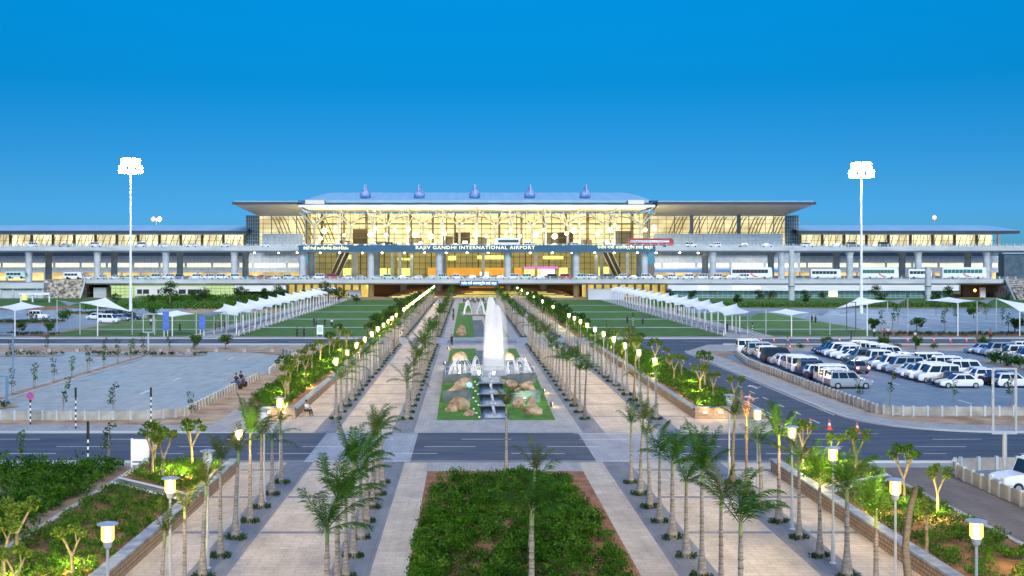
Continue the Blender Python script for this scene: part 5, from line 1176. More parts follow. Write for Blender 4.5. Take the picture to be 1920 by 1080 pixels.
BL = [(-.65, 103.6, 1.15, .8, .95, 'peaked tan boulder before the front left slab'), (-1.35, 102.3, .7, .6, .5, 'low reddish boulder at the foot of the peaked one, front left'), (.15, 100.4, .95, .55, .42, 'flat tan boulder nearest the road on the left turf'),
      (-.95, 110.6, .95, .9, 1.0, 'blocky tan boulder behind the front left slab'), (-1.7, 111.6, .5, .5, .5, 'small round boulder beside the blocky one on the left turf'), (-.3, 115.8, 1.1, .7, .9, 'brown boulder below the upper left slab'),
      (4.5, 104.4, .75, .6, .85, 'upright tan boulder below the lamp-lit slab'), (5.55, 103.4, .8, .6, .95, 'domed tan boulder below the lamp-lit slab'), (5.55, 100.9, 1.25, .7, .6, 'broad pale boulder nearest the road on the right turf'),
      (3.9, 108.8, .8, .5, .45, 'flat boulder left of the lamp-lit slab'), (6.2, 109.2, .6, .5, .8, 'round boulder peeping over the lamp-lit slab'), (4.6, 113.0, 1.1, .6, .5, 'long low boulder in the middle of the right turf'), (4.3, 116.6, 1.0, .7, .65, 'left boulder of the upper right pair'), (5.8, 115.2, 1.1, .7, .7, 'right boulder of the upper right pair'), (3.5, 119.6, .6, .4, .35, 'small boulder by the basin on the right turf'),
      (-1.0, 148.5, 2.0, 1.2, 1.5, 'large sunny-lit boulder behind the basin on the left'), (.3, 147.6, 1.2, .9, .8, 'smaller boulder beside the large one behind the basin on the left'), (5.2, 152.8, 1.5, 1, 1.2, 'bright-lit boulder behind the basin on the right'), (5.0, 145.6, 1.1, .8, .8, 'front lit boulder behind the basin on the right'),
      (-1.0, 210, 1.25, 1.0, 1.2, 'large brown boulder on the turf beyond the rear road'), (-1.1, 224, 1.3, 1.0, 1.0, 'brown boulder behind the large one beyond the rear road')]
for k, (x, y, sx, sy, sz, lb) in enumerate(BL): boulder(x, y, gz(y) if y < 124 else 0, sx*.86, sy*.86, sz*.86, 100+k, lb, k*.7)
def spotl(x, y, z, label, col, e):
    o = thing('garden_spotlight', label, 'garden light', (x, y, z)); b = MB(); b.lathe([(.1, 0), (.12, .1), (.09, .14)], 8); b.build('housing', 'darkmetal', o); b = MB(); b.lathe([(.08, .141), (.075, .16)], 8); b.build('lens', 'greenlens', o)
    l = bpy.data.lights.new('glow', 'POINT'); l.energy = e; l.color = col; l.shadow_soft_size = .1; lo = bpy.data.objects.new('light', l); COL.objects.link(lo); lo.parent = o; lo.location = (0, -.1, .35)
M['greenlens'] = emimat('pale_green_lamp', (.75, 1, .6), 30)
spotl(5.1, 105.9, gz(106)+.45, 'pale green spotlight on the front right boulders', (.75, 1, .62), 70); spotl(5.3, 151.2, .5, 'pale green spotlight on the far right boulder behind the basin', (.9, 1, .65), 150); spotl(5.1, 143.9, .6, 'pale green spotlight on the near right boulder behind the basin', (.85, 1, .65), 110); spotl(-.9, 146.4, 1.2, 'warm spotlight on the large boulder behind the basin at left', (1, .85, .4), 130)
for k in range(11): 
    o = thing('turf_marker', f'small white marker stone, {nth(k+1)} from the front beside the cascade on the left turf', 'marker', (1.0-(k % 3)*.22, 99+2.1*k, gz(99+2.1*k)), 0, 'white marker stones beside the cascade'); b = MB(); b.lathe([(.09, -.02), (.1, .06), (.05, .12)], 7); b.build('stone', 'whitepaint', o)
o = thing('garden_globe', 'pale blue globe light on the left turf beside the cascade', 'globe light', (-.0+.2, 115.2, gz(115))); b = MB(); b.lathe([(.1, -.1), (.12, .1)], 8); b.build('stem', 'darkmetal', o); b = MB(); b.lathe([(.05, .1), (.24, .22), (.3, .4), (.24, .6), (.05, .7)], 12); b.build('globe', 'globeblue', o)

# ------------------------------------------------------------------ sails
def sail(label, cat, grp, x, y, w, d, zs, m, posts, name='shade_sail', sag=.35, tip=0):
    """hypar membrane on corner heights zs (front left, front right, rear right, rear left)"""
    o = thing(name, label, cat, (x, y, 0), 0, grp); n = 8; vs = []
    for j in range(n+1):
        for i in range(n+1):
            u, v = i/n, j/n; z = (zs[0]*(1-u)+zs[1]*u)*(1-v)+(zs[3]*(1-u)+zs[2]*u)*v
            e = 1-.34*math.sin(math.pi*v)*abs(2*u-1)**2; f_ = 1-.26*math.sin(math.pi*u)*abs(2*v-1)**2
            z -= sag*math.sin(math.pi*u)*math.sin(math.pi*v)*.4
            vs.append(((u-.5)*w*e, (v-.5)*d*f_, z))
    fs = [(j*(n+1)+i, j*(n+1)+i+1, (j+1)*(n+1)+i+1, (j+1)*(n+1)+i) for j in range(n) for i in range(n)]
    k0 = len(vs); vs += [(a, b_, c-.05) for a, b_, c in vs]; fs += [tuple(k0+q for q in f[::-1]) for f in fs]
    b = MB(); b.add(vs, fs); b.build('membrane', m, o, smooth=True)
    for (px_, py_, pz) in posts:
        b = MB(); b.tube([(px_, py_, 0), (px_, py_, pz)], .11, 7); b.build('post', 'metal' if m != 'sail' else 'whitepaint', o)
    b = MB(); b.tube([(-w/2, -d/2, zs[0]), (w/2, -d/2, zs[1])], .07, 5); b.build('edge_cable', 'metal', o)
    return o
for sd, x0, s_ in (('left', -43.3, -1), ('right', 48.2, 1)):
    for k in range(14):
        y = 219+12.6*k; q = (3.3, 4.6, 3.3, 5.2) if s_ > 0 else (4.6, 3.3, 5.2, 3.3); q = (3.0, 4.9, 2.9, 4.9) if s_ > 0 else (4.9, 3.0, 4.9, 2.9)
        q = (3.3, 3.9, 5.1, 4.0) if s_ > 0 else (3.9, 3.3, 4.0, 5.1)
        sail(f'white saw-tooth walkway sail, {nth(k+1)} from the rear road over the {sd} covered walk', 'canopy', f'sails over the {sd} covered walk', x0, y, 5.0, 11.6, q, 'sail', [(-2.0, -4.9, 3.2), (2.0, -4.9, 3.2), (-2.0, 1.4, 3.2), (2.0, 1.4, 3.2)], 'walkway_sail', .9)
    # plinth and light barrier along the walk
    o = thing('walk_railing', f'low pale railing along the lawn side of the {sd} covered walk', 'railing', (x0-s_*3.6, 300, 0)); b = MB()
    for k in range(38): b.box(-.05, .05, -92+k*5-.05, -92+k*5+.05, 0, 1.0)
    for z in (.5, 1.0): b.box(-.03, .03, -92, 93, z-.03, z+.03)
    b.build('rail', 'whitepaint', o)
def diamond(label, P, y, m, dd=3.6, posts=1):
    """four-point sail: corners read off as left, front, right, rear"""
    Ys = (y, y-dd, y, y+dd); C = [(XY(p[0], Y_), Y_, ZY(p[1], Y_)) for p, Y_ in zip(P, Ys)]; cx = sum(c[0] for c in C)/4
    o = thing('shade_sail', label, 'shade sail', (cx, y, 0), 0, 'shade sails along the rear road'); C = [Vector((c[0]-cx, c[1]-y, c[2])) for c in C]; n = 8; vs = []; mid = sum(C, Vector())/4
    for j in range(n+1):
        for i in range(n+1):
            u, v = i/n, j/n; p = (C[0]*(1-u)+C[1]*u)*(1-v)+(C[3]*(1-u)+C[2]*u)*v
            k = .13*(math.sin(math.pi*u)*abs(2*v-1)**2+math.sin(math.pi*v)*abs(2*u-1)**2); p = p+(mid-p)*k; vs.append(tuple(p))
    fs = [(j*(n+1)+i, j*(n+1)+i+1, (j+1)*(n+1)+i+1, (j+1)*(n+1)+i) for j in range(n) for i in range(n)]; k0 = len(vs); vs += [(a_, b_, c_-.05) for a_, b_, c_ in vs]; fs += [tuple(k0+q for q in f[::-1]) for f in fs]
    b = MB(); b.add(vs, fs); b.build('membrane', m, o, smooth=True)
    for q in ((1,) if posts == 1 else (0, 2)): b = MB(); b.tube([(C[q][0], C[q][1], 0), tuple(C[q])], .1, 7); b.build('post', 'whitepaint' if m == 'sail' else 'metal', o)
    return o
SL = [('w', (-4, 576), (28, 583), (84, 575), (42, 566)), ('d', (107, 562), (128, 574), (150, 568), (130, 566)), ('w', (148, 567), (183, 574), (246, 584), (198, 558)), ('d', (248, 584), (262, 592), (290, 588), (270, 582)),
      ('w', (289, 588), (323, 594), (366, 588), (332, 582)), ('d', (368, 588), (392, 594), (424, 584), (396, 584)), ('d', (1380, 592), (1408, 594), (1436, 582), (1408, 584)), ('w', (1441, 585), (1484, 591), (1517, 586), (1473, 579)),
      ('d', (1519, 585), (1541, 592), (1556, 581), (1536, 582)), ('w', (1568, 578), (1626, 571), (1664, 564), (1611, 557)), ('d', (1664, 564), (1684, 570), (1702, 560), (1684, 562)), ('w', (1735, 563), (1796, 568), (1830, 564), (1778, 557)),
      ('d', (1832, 564), (1850, 570), (1868, 558), (1850, 560)), ('w', (1866, 559), (1912, 584), (1990, 584), (1930, 570))]
for k, s in enumerate(SL): diamond(f'{"white" if s[0] == "w" else "dark grey"} diamond shade sail, {nth(k+1)} from the left in the row by the rear road', s[1:], 211, 'sail' if s[0] == 'w' else 'saildark', 3.6 if s[0] == 'w' else 2.2, 1 if s[0] == 'w' else 2)

# ------------------------------------------------------------------ tall masts, aircraft-warning lights
def mast(x, y, h, label):
    o = thing('floodlight_mast', label, 'floodlight mast', (x, y, 0)); b = MB(); b.tube([(0, 0, 0), (0, 0, h*.5), (0, 0, h)], [.42, .28, .16], 10); b.build('mast', 'whitepaint', o)
    b = MB(); b.lathe([(1.2, h-.8), (2.4, h-.6), (2.4, h-.4), (1.2, h-.3)], 16); b.build('head_ring', 'metal', o)
    for k in range(18):  # heads oversized and stacked in two tiers to imitate their glare
        a = 2*math.pi*(k % 9)/9+(.2 if k < 9 else .55); q = (2.3, 1.7)[k//9]; c = (q*math.cos(a), q*math.sin(a), h+(.1, 2.0)[k//9]); b = MB(); b.cbox(c, (1.2, 1.3, 1.7), a); f_ = b.build('floodlight', 'metal', o)
        b = MB(); b.cbox((c[0]+.62*math.cos(a), c[1]+.62*math.sin(a), c[2]), (.06, 1.2, 1.55), a); b.cbox((c[0], c[1], c[2]-.88), (1.1, 1.2, .06), a); b.build('lens', 'flood', f_)
    return o
MX = [(XY(245, 312), 312.0, 316), (XY(1615, 298), 298.0, 324)]
for k, (x, y, py) in enumerate(MX): mast(x, y, ZY(py, y)-.3, ('tall floodlight mast blazing white above the left lawn and car park', 'tall floodlight mast blazing white above the right sails')[k])
for (px, py, Y, n_) in ((293, 411, 620, 2), (1752, 408, 640, 1)):
    o = thing('warning_light_mast', f'distant slim mast with {"two warm red lights" if n_ == 2 else "one warm red light"} beyond the {"left" if px < 900 else "right"} pier', 'mast', (XY(px, Y), Y, 0)); z = ZY(py, Y)
    b = MB(); b.tube([(0, 0, 0), (0, 0, z)], .18, 6); b.build('pole', 'metal', o)
    for q in range(n_): b = MB(); b.lathe([(.1, -1.3), (1.0, -.5), (1.15, 0), (1.0, .5), (.1, 1.3)], 10, ((q-.5*(n_-1))*3.2, 0, z)); b.build('lamp', 'redlamp' if q == 0 else 'globe', o)
for k, px in enumerate((1484, 1740)):        # thick pale pillars rising beside the decks on the right
    o = thing('sign_pylon', f'thick pale steel pylon, {("nearer the sails" , "nearer the far plaza trees")[k]}, rising before the lower deck', 'pylon', (XY(px, 400), 400, 0)); b = MB(); h = ZY(470 if k == 0 else 500, 400); b.tube([(0, 0, 0), (0, 0, h)], [1.0, .9], 10); b.build('shaft', 'concrete', o); b = MB(); b.lathe([(1.05, 4.5), (1.3, 4.8), (1.05, 5.1)], 12); b.build('collar', 'metal', o)
# ------------------------------------------------------------------ vehicles
M['carwhite'] = mat('white_car_paint', (.74, .76, .80), .22, spec=.7); M['carsilver'] = mat('silver_car_paint', (.42, .45, .49), .25, metal=.5); M['carblue'] = mat('blue_car_paint', (.025, .05, .14), .25, spec=.7)
M['carblack'] = mat('black_car_paint', (.015, .017, .022), .2, spec=.8); M['carred'] = mat('red_car_paint', (.40, .03, .03), .25, spec=.7); M['cargrey'] = mat('grey_car_paint', (.16, .18, .20), .25, metal=.4); M['cargreen'] = mat('pale_green_car_paint', (.42, .62, .58), .3)
PLAIN = M['whitepaint']
KINDSP = {'saloon': dict(L=4.45, W=1.74, belt=.88, hood=.82, trunk=.93, cab=(-1.75, 1.05), roof=(-1.0, .35), H=1.44), 'hatchback': dict(L=3.75, W=1.66, belt=.92, hood=.86, trunk=.95, cab=(-1.80, 1.0), roof=(-1.45, .30), H=1.50),
          'estate': dict(L=4.5, W=1.8, belt=1.02, hood=1.0, trunk=1.05, cab=(-2.16, 1.0), roof=(-1.98, .42), H=1.80), 'van': dict(L=4.5, W=1.74, belt=1.08, hood=1.02, trunk=1.1, cab=(-2.2, 1.42), roof=(-2.12, .85), H=1.95), 'jeep': dict(L=4.35, W=1.78, belt=1.08, hood=1.08, trunk=1.1, cab=(-2.1, .72), roof=(-2.08, .45), H=1.92)}
def car_proto(kind, paint, detail=2, lit=False):
    p = KINDSP[kind]; L, Wd = p['L'], p['W']; o = proto_root('parked_car', {'saloon': 'car', 'hatchback': 'car', 'estate': 'estate car', 'van': 'people carrier', 'jeep': 'jeep'}[kind]); h = L/2; w = Wd/2
    b = MB(); S = [(-h, .93, .38, p['trunk']-.22), (-h+.12, .99, .26, p['trunk']-.03), (p['cab'][0]+.1, 1, .22, p['trunk']), (p['cab'][0]+.9, 1, .22, p['belt']), (p['cab'][1]-.2, 1, .22, p['belt']), (p['cab'][1]+.1, 1, .22, p['hood']+.02), (h-.55, .99, .22, p['hood']-.04), (h-.16, .95, .26, p['hood']-.14), (h, .86, .34, p['hood']-.34)]
    vs = []
    for x, k, zb, zt in S:
        ww = w*k; sec = [(-ww*.94, zb), (-ww, zb+.16), (-ww, (zb+zt)/2+.08), (-ww*.975, zt-.09), (-ww*.90, zt), (ww*.90, zt), (ww*.975, zt-.09), (ww, (zb+zt)/2+.08), (ww, zb+.16), (ww*.94, zb)]
        vs += [(x, y, z) for y, z in sec]
    n = 10; fs = [(i*n+k, (i+1)*n+k, (i+1)*n+(k+1) % n, i*n+(k+1) % n) for i in range(len(S)-1) for k in range(n)]+[tuple(range(n)), tuple(range((len(S)-1)*n+n-1, (len(S)-1)*n-1, -1))]
    b.add(vs, fs)
    c0, c1 = p['cab']; r0, r1 = p['roof']; zb = p['belt']-.04; zt = p['H']; wb = w*.90; wt = w*.74; zh = zt-.05
    cab = [(c0, -wb, zb), (c1, -wb, zb), (c1, wb, zb), (c0, wb, zb), (r0, -wt, zh), (r1, -wt, zh), (r1, wt, zh), (r0, wt, zh)]
    b.add(cab, [(0, 1, 5, 4), (1, 2, 6, 5), (2, 3, 7, 6), (3, 0, 4, 7), (4, 5, 6, 7)])
    b.add([(r0, -wt, zh), (r1, -wt, zh), (r1, wt, zh), (r0, wt, zh), (r0+.18, -wt*.8, zt), (r1-.15, -wt*.8, zt), (r1-.15, wt*.8, zt), (r0+.18, wt*.8, zt)], [(0, 1, 5, 4), (1, 2, 6, 5), (2, 3, 7, 6), (3, 0, 4, 7), (4, 5, 6, 7)])
    if detail > 1 and kind in ('estate', 'van', 'jeep'): b.box(r0+.3, r1-.2, -wt*.85-.02, -wt*.85+.02, zt+.005, zt+.05); b.box(r0+.3, r1-.2, wt*.85-.02, wt*.85+.02, zt+.005, zt+.05)
    body = b.build('body', paint, o)
    g = MB()
    def bil(q, u, v, off):
        a, b_, c, d = [Vector(x) for x in q]; P = (a*(1-u)+b_*u)*(1-v)+(d*(1-u)+c*u)*v; nn = (b_-a).cross(d-a).normalized(); return P+nn*off
    C = cab
    def win(q, u0, u1, v0, v1, off=.012): g.add([bil(q, u0, v0, off), bil(q, u1, v0, off), bil(q, u1, v1, off), bil(q, u0, v1, off)], [(0, 1, 2, 3)])
    sides = [[C[0], C[1], C[5], C[4]], [C[2], C[3], C[7], C[6]]]
    wn = {'saloon': [(.10, .47), (.50, .93)], 'hatchback': [(.06, .45), (.48, .93)], 'estate': [(.04, .27), (.30, .60), (.63, .94)], 'van': [(.04, .30), (.33, .60), (.63, .94)], 'jeep': [(.04, .34), (.38, .64), (.67, .95)]}[kind]
    for si, q in enumerate(sides):
        for (u0, u1) in wn: win(q, u0 if si == 0 else 1-u1, u1 if si == 0 else 1-u0, .12, .88)
    win([C[1], C[2], C[6], C[5]], .06, .94, .06, .92); win([C[3], C[0], C[4], C[7]], .08, .92, .15, .88)
    g.build('windows', 'carglass', o)
    def wheel(x, y):
        b = MB(); r = .33 if kind in ('estate', 'jeep') else .30; s = 1 if y > 0 else -1; n = 14; vs = []
        for yy in (y-s*.18, y): vs += [(x+r*math.cos(2*math.pi*k/n), yy, r+r*math.sin(2*math.pi*k/n)) for k in range(n)]
        b.add(vs, [(k, (k+1) % n, n+(k+1) % n, n+k) for k in range(n)]+[tuple(range(n)), tuple(range(2*n-1, n-1, -1))]); t = b.build('wheel', 'tyre', o)
        if detail > 1: b = MB(); b.add([(x+.19*math.cos(2*math.pi*k/10), y+s*.008, r+.19*math.sin(2*math.pi*k/10)) for k in range(10)], [tuple(range(10))]); b.build('rim', 'rim', t)
        return t
    if detail:
        for x in (-h+.82, h-.80):
            for y in (-w-.012, w+.012): wheel(x, y)
    if detail > 1:
        for y in (-w*.68, w*.68):
            b = MB(); b.cbox((h-.10, y, p['hood']-.27), (.16, .34, .16)); b.build('headlight', 'headlamp', o)
            b = MB(); b.cbox((-h+.03, y*1.12, p['trunk']-.22), (.1, .2, .26 if kind != 'saloon' else .16)); b.build('tail_light', 'taillit' if lit else 'taillamp', o)
        b = MB(); b.cbox((h-.01, 0, .42), (.1, w*1.5, .16)); b.cbox((-h+.0, 0, .42), (.1, w*1.6, .16)); b.build('bumper', 'darkmetal', o)
    return o
CP = {}
def carp(kind, paint, d=2, lit=False):
    k = (kind, paint, d, lit)
    if k not in CP: CP[k] = car_proto(*k)
    return CP[k]
crn = random.Random(17)
CW = {'carwhite': 'white', 'carsilver': 'silver', 'carblue': 'dark blue', 'carblack': 'black', 'carred': 'dark red', 'cargrey': 'grey', 'cargreen': 'pale green'}
def rndcar(): return crn.choice(['saloon', 'hatchback', 'estate', 'van', 'van', 'hatchback', 'saloon', 'jeep']), crn.choice(['carwhite']*10+['carsilver']*4+['carblue', 'cargrey', 'carblack'])
KW = {'saloon': 'saloon', 'hatchback': 'hatchback', 'estate': 'estate car', 'van': 'people carrier', 'jeep': 'boxy jeep'}
def parkrow(x0, x1, ya, yb, n, face, desc, grp, fixed={}, d=2, skip=()):
    for k in range(n):
        if k in skip: continue
        y = ya+(yb-ya)*k/(n-1); x = x0+(x1-x0)*k/(n-1); kind, col = fixed.get(k, rndcar()); r_ = (0 if face > 0 else math.pi)+crn.uniform(-.05, .05)
        place(carp(kind, col, d), (x+crn.uniform(-.25, .25), y, 0.01), r_, f'{CW[col]} {KW[kind]}, {nth(k+1)} from the front {desc}', grp)
parkrow(39.2, 40.6, 122.6, 169.5, 18, 1, 'in the row by the side road', 'cars parked along the side-road fence', {0: ('estate', 'carsilver'), 1: ('estate', 'carwhite'), 2: ('van', 'carwhite'), 3: ('saloon', 'carblack'), 4: ('hatchback', 'carwhite'), 5: ('estate', 'carblue'), 6: ('van', 'carwhite'), 17: ('van', 'carwhite')})
parkrow(50.6, 50.6, 123.2, 168, 18, -1, 'on the left of the middle double row', 'cars parked in the middle double row', {0: ('saloon', 'carwhite'), 1: ('saloon', 'carblack'), 2: ('van', 'carwhite'), 3: ('van', 'carwhite'), 4: ('saloon', 'carwhite'), 5: ('saloon', 'carsilver')})
parkrow(56.4, 56.2, 123.4, 169, 18, 1, 'on the right of the middle double row', 'cars parked in the middle double row', {0: ('hatchback', 'carwhite'), 1: ('saloon', 'carblack')}, skip=(12,))
parkrow(72.6, 72.6, 125, 169, 18, -1, 'on the left of the far double row', 'cars parked in the far double row', {}, 1)
parkrow(78.2, 78.2, 125, 169, 18, 1, 'on the right of the far double row', 'cars parked in the far double row', {}, 1)
parkrow(85.0, 85.0, 134, 169, 13, -1, 'in the row second from the right edge', 'cars parked near the right edge of the lot', {}, 1)
parkrow(91.0, 91.0, 140, 169, 11, -1, 'in the row at the right edge', 'cars parked at the right edge of the lot', {}, 1)
mv = place(carp('saloon', 'cargrey', 2, True), (45.4, 140, .01), R(96), 'dark car with glowing red tail lights driving away down the car park aisle')
p = carp('jeep', 'carwhite'); place(p, (31.9, 67.6, .01), R(-172), 'white boxy jeep parked behind the curved low wall at the right edge')
for (px, py, kd, col, rz, lb) in ((73, 598, 'jeep', 'carwhite', 0, 'white boxy jeep standing alone in the far left car park'), (204, 606, 'van', 'carwhite', R(-8), 'white people carrier nearest in the far left car park group'), (228, 602, 'hatchback', 'carsilver', R(-12), 'silver hatchback behind the white people carrier at far left'), (215, 596, 'estate', 'cargrey', R(-10), 'grey estate car behind the silver hatchback at far left'), (178, 599, 'hatchback', 'carwhite', R(170), 'white hatchback partly hidden by a sail post at far left'), (246, 600, 'saloon', 'carblack', R(-10), 'dark saloon last in the far left car group')):
    x, y = G(px, py); place(carp(kd, col), (x, y, .01), rz, lb)
# vehicles on the decks
k = 0
xx = XY(165, 431)
while xx < XY(1400, 431):
    kd, col = rndcar(); col = crn.choice([col, col, 'cargreen', 'carwhite', 'carwhite', 'carwhite', 'carwhite', 'cargreen', 'carred']); k += 1
    place(carp(kd, col, 1), (xx, 431.5+crn.uniform(-.3, .3), 6.57), crn.choice([0, math.pi]), f'{CW[col]} {KW[kd]}, {nth(k)} from the left along the edge of the lower deck', 'cars along the edge of the lower deck'); xx += crn.uniform(4.5, 5.3)
k = 0; xx = XY(60, 448)
while xx < XY(1700, 448):
    if xx > XY(910, 448) and xx < XY(990, 448) or XY(1170, 448) < xx < XY(1275, 448): xx += 5; continue
    kd, col = rndcar(); k += 1
    place(carp(kd, col, 1), (xx, 447+crn.uniform(0, 2), 18.31), crn.choice([0, math.pi]), f'{CW[col]} {KW[kd]}, {nth(k)} from the left on the upper road deck', 'cars on the upper road deck'); xx += crn.uniform(6, 17)
def bus(label, x, y, z, L, H, body, band, swoosh=None, rz=0, roofc=None, winm='glass'):
    o = thing('coach', label, 'bus', (x, y, z), rz, None); h = L/2; w = 1.25
    b = MB(); P = [(-h, .55), (-h, H-.35), (-h+.25, H), (h-.5, H), (h-.1, H-.6), (h, 1.4), (h, .45), (-h, .45)]; n = len(P)
    b.add([(x_, -w, z_) for x_, z_ in P]+[(x_, w, z_) for x_, z_ in P], [tuple(range(n-1, -1, -1)), tuple(range(n, 2*n))]+[(i, (i+1) % n, n+(i+1) % n, n+i) for i in range(n)]); b.build('body', body, o)
    b = MB(); b.box(-h+.4, h-1.6, -w-.02, -w-.003, H*.50, H*.80); b.box(-h+.4, h-1.6, w+.003, w+.02, H*.50, H*.80); b.box(h-.02, h+.02, -w*.9, w*.9, 1.5, H-.75); b.build('windows', winm, o)
    b = MB(); nn = int(L/1.5)
    for i in range(1, nn): xx_ = -h+.4+(L-2)*i/nn; b.box(xx_-.04, xx_+.04, -w-.03, -w-.021, H*.50, H*.80)
    b.build('window_bars', band, o)
    if roofc: b = MB(); b.box(-h+.1, h-.6, -w-.04, w+.04, H*.86, H+.05); b.build('roof_band', roofc, o)
    if swoosh:
        b = MB(); b.add([(-.6, -w-.025, H*.56), (.6, -w-.025, H*.34), (2.6, -w-.025, H*.2), (1.2, -w-.025, H*.18), (-.4, -w-.025, H*.36)], [(0, 4, 1), (1, 4, 3, 2)]); b.build('livery_swoosh', swoosh, o)
        b = MB(); b.add([(1.4, -w-.026, H*.42), (h-1.0, -w-.026, H*.3), (h-.3, -w-.026, H*.14), (2.9, -w-.026, H*.14)], [(0, 3, 2, 1)]); b.build('livery_panel', 'whitepaint', o)
    for xw in (-h*.55, h*.62):
        for s in (-1, 1):
            b = MB(); n = 12; y0, y1 = s*(w-.3), s*(w+.03); b.add([(xw+.48*math.cos(6.2832*k/n), yy, .48+.48*math.sin(6.2832*k/n)) for yy in (y0, y1) for k in range(n)], [(k, (k+1) % n, n+(k+1) % n, n+k) for k in range(n)]+[tuple(range(n)), tuple(range(2*n-1, n-1, -1))]); b.build('wheel', 'tyre', o)
    return o
M['busred'] = mat('red_bus_paint', (.36, .02, .03), .3); M['swoosh'] = mat('red_orange_livery', (.62, .10, .03), .4); M['busglassgreen'] = mat('green_tinted_glass', (.03, .16, .13), .2)
zl = 6.57
bus('white coach with dark windows and red swoosh on the lower deck, leftmost of the coaches', XY(1408, 436), 436, zl, 15, 4.3, 'carwhite', 'swoosh', 'swoosh')
bus('white coach with green windows and red swoosh, middle coach on the lower deck', XY(1648, 436), 436, zl, 13.5, 4.2, 'carwhite', 'swoosh', 'swoosh', winm='busglassgreen')
bus('white coach with green windows and red swoosh, rightmost on the lower deck', XY(1806, 436), 436, zl, 16, 4.3, 'carwhite', 'whitepaint', 'swoosh', winm='busglassgreen')
bus('cream minibus with dark window band between the coaches on the lower deck', XY(1547, 438), 438, zl, 11, 3.6, 'carwhite', 'whitepaint'); bus('cream minibus right of the middle coach on the lower deck', XY(1723, 438), 438, zl, 8.5, 3.6, 'carwhite', 'whitepaint')
bus('red city bus with pale windows on the upper deck right of the sign', XY(1220, 446), 446, 18.31, 16.6, 3.2, 'busred', 'busred', roofc='busred', winm='carsilver')
bus('white coach with dark front window on the upper deck above the airport sign', XY(950, 447), 447, 18.31, 9.6, 3.4, 'carwhite', 'whitepaint', rz=math.pi)
bus('pale blue van-bodied minibus at the left of the lower deck', XY(27, 424), 426, 6.8, 7, 2.6, 'cargreen', 'whitepaint'); bus('white box van parked on the ramp above the stone wall', XY(138, 430), 430, 6.57, 6.6, 2.6, 'carwhite', 'whitepaint')

# ------------------------------------------------------------------ low concrete walls round the car parks
def fence(label, pts, h=.75, post=1.5, pm='concrete_old', tall=0):
    cx, cy = pts[0]; o = thing('parking_wall', label, 'low wall', (cx, cy, 0)); pn = MB(); ps = MB(); acc = 0; k = 0
    for i in range(len(pts)-1):
        (x0, y0), (x1, y1) = pts[i], pts[i+1]; L_ = math.hypot(x1-x0, y1-y0); a = math.atan2(y1-y0, x1-x0)
        pn.cbox(((x0+x1)/2-cx, (y0+y1)/2-cy, h/2-.03), (L_-.02, .09, h-.08), a)
        m_ = max(1, round(L_/post))
        for q in range(m_): t = q/m_; ps.cbox((x0+(x1-x0)*t-cx, y0+(y1-y0)*t-cy, h/2), (.17, .2, h+.04), a)
    pn.build('panels', 'concrete_old', o); ps.build('posts', 'concrete', o); return o
cv = [(-23.6+9*(math.cos(R(a))-1)*.6, 101.4-3.4*math.sin(R(a))) for a in range(0, 91, 15)]
fence('low post-and-panel wall around the front and right side of the left car park', [(-200, 97.9), (-60, 97.9), (-29, 98.0)]+cv[::-1]+[(-23.4, 120)]+[(-22.9, 132)], .8, 1.15)
fence('low wall along the rear right corner of the left car park', [(-22.8, 138), (-23.2, 162), (-26, 168)], .8, 1.5)
cv = [(34.9+2.6*(1-math.cos(R(a))), 103.0-2.4*math.sin(R(a))) for a in range(0, 91, 18)]
fence('low post-and-panel wall around the right car park beside the side road', [(37.2, 165.5), (35.2, 150), (34.9, 125)]+cv+[(200, 100.6)], .85, 1.2)
cv = [(30.6-1.2*math.sin(R(a)), 74.2-3.6*(1-math.cos(R(a)))) for a in range(0, 91, 22)]
fence('curved low wall around the small corner car park at the right edge', [(60, 74.6), (33, 74.6)]+cv+[(29.4, 66), (29.5, 40)], .85, 1.3)
for k in range(16): 
    o = thing('kerb_stone', f'small grey kerb block, {nth(k+1)} from the left along the mound of the left car park', 'kerb block', (-84+k*4.0, 171.9, 0), 0, 'kerb blocks along the rear mound'); b = MB(); b.box(-.28, .28, -.25, .25, 0, .5); b.build('block', 'concrete_old', o)

# ------------------------------------------------------------------ signs, poles, cones
def pole_striped(x, y, h, label, top=.75, name='striped_post'):
    o = thing(name, label, 'striped post', (x, y, 0)); a = MB(); c = MB(); n = int((h-top)/.22)
    for k in range(n): (a if k % 2 else c).lathe([(.055, k*.22), (.055, k*.22+.22)], 8)
    a.build('white_band', 'whitepaint', o); c.build('black_band', 'black', o)
    b = MB(); b.lathe([(.09, n*.22), (.09, h)], 8); b.build('head', 'black', o); return o
x, y = G(142, 804); pole_striped(x, y, 3.2, 'black and white striped post with black head on the pavement before the left car park')
x, y = G(283, 796); pole_striped(x, y, 2.95, 'black and white striped post beside the wall of the left car park, nearer the bend')
x, y = G(165, 876); pole_striped(x, y, 2.9, 'black and white striped post on the near verge left of the white board', 1.0)
x, y = G(57, 796); o = pole_striped(x, y, 2.0, 'round purple-blue no-parking sign on a striped post by the left car park', .1, 'round_road_sign')
b = MB(); n = 20; b.add([(.33*math.cos(6.2832*k/n), -.08, 2.3+.33*math.sin(6.2832*k/n)) for k in range(n)]+[(.33*math.cos(6.2832*k/n), -.05, 2.3+.33*math.sin(6.2832*k/n)) for k in range(n)], [tuple(range(n)), tuple(range(2*n-1, n-1, -1))]+[(k, n+k, n+(k+1) % n, (k+1) % n) for k in range(n)])
M['signpurple'] = mat('violet_blue_sign', (.13, .10, .42), .4); b.build('disc', 'signpurple', o)
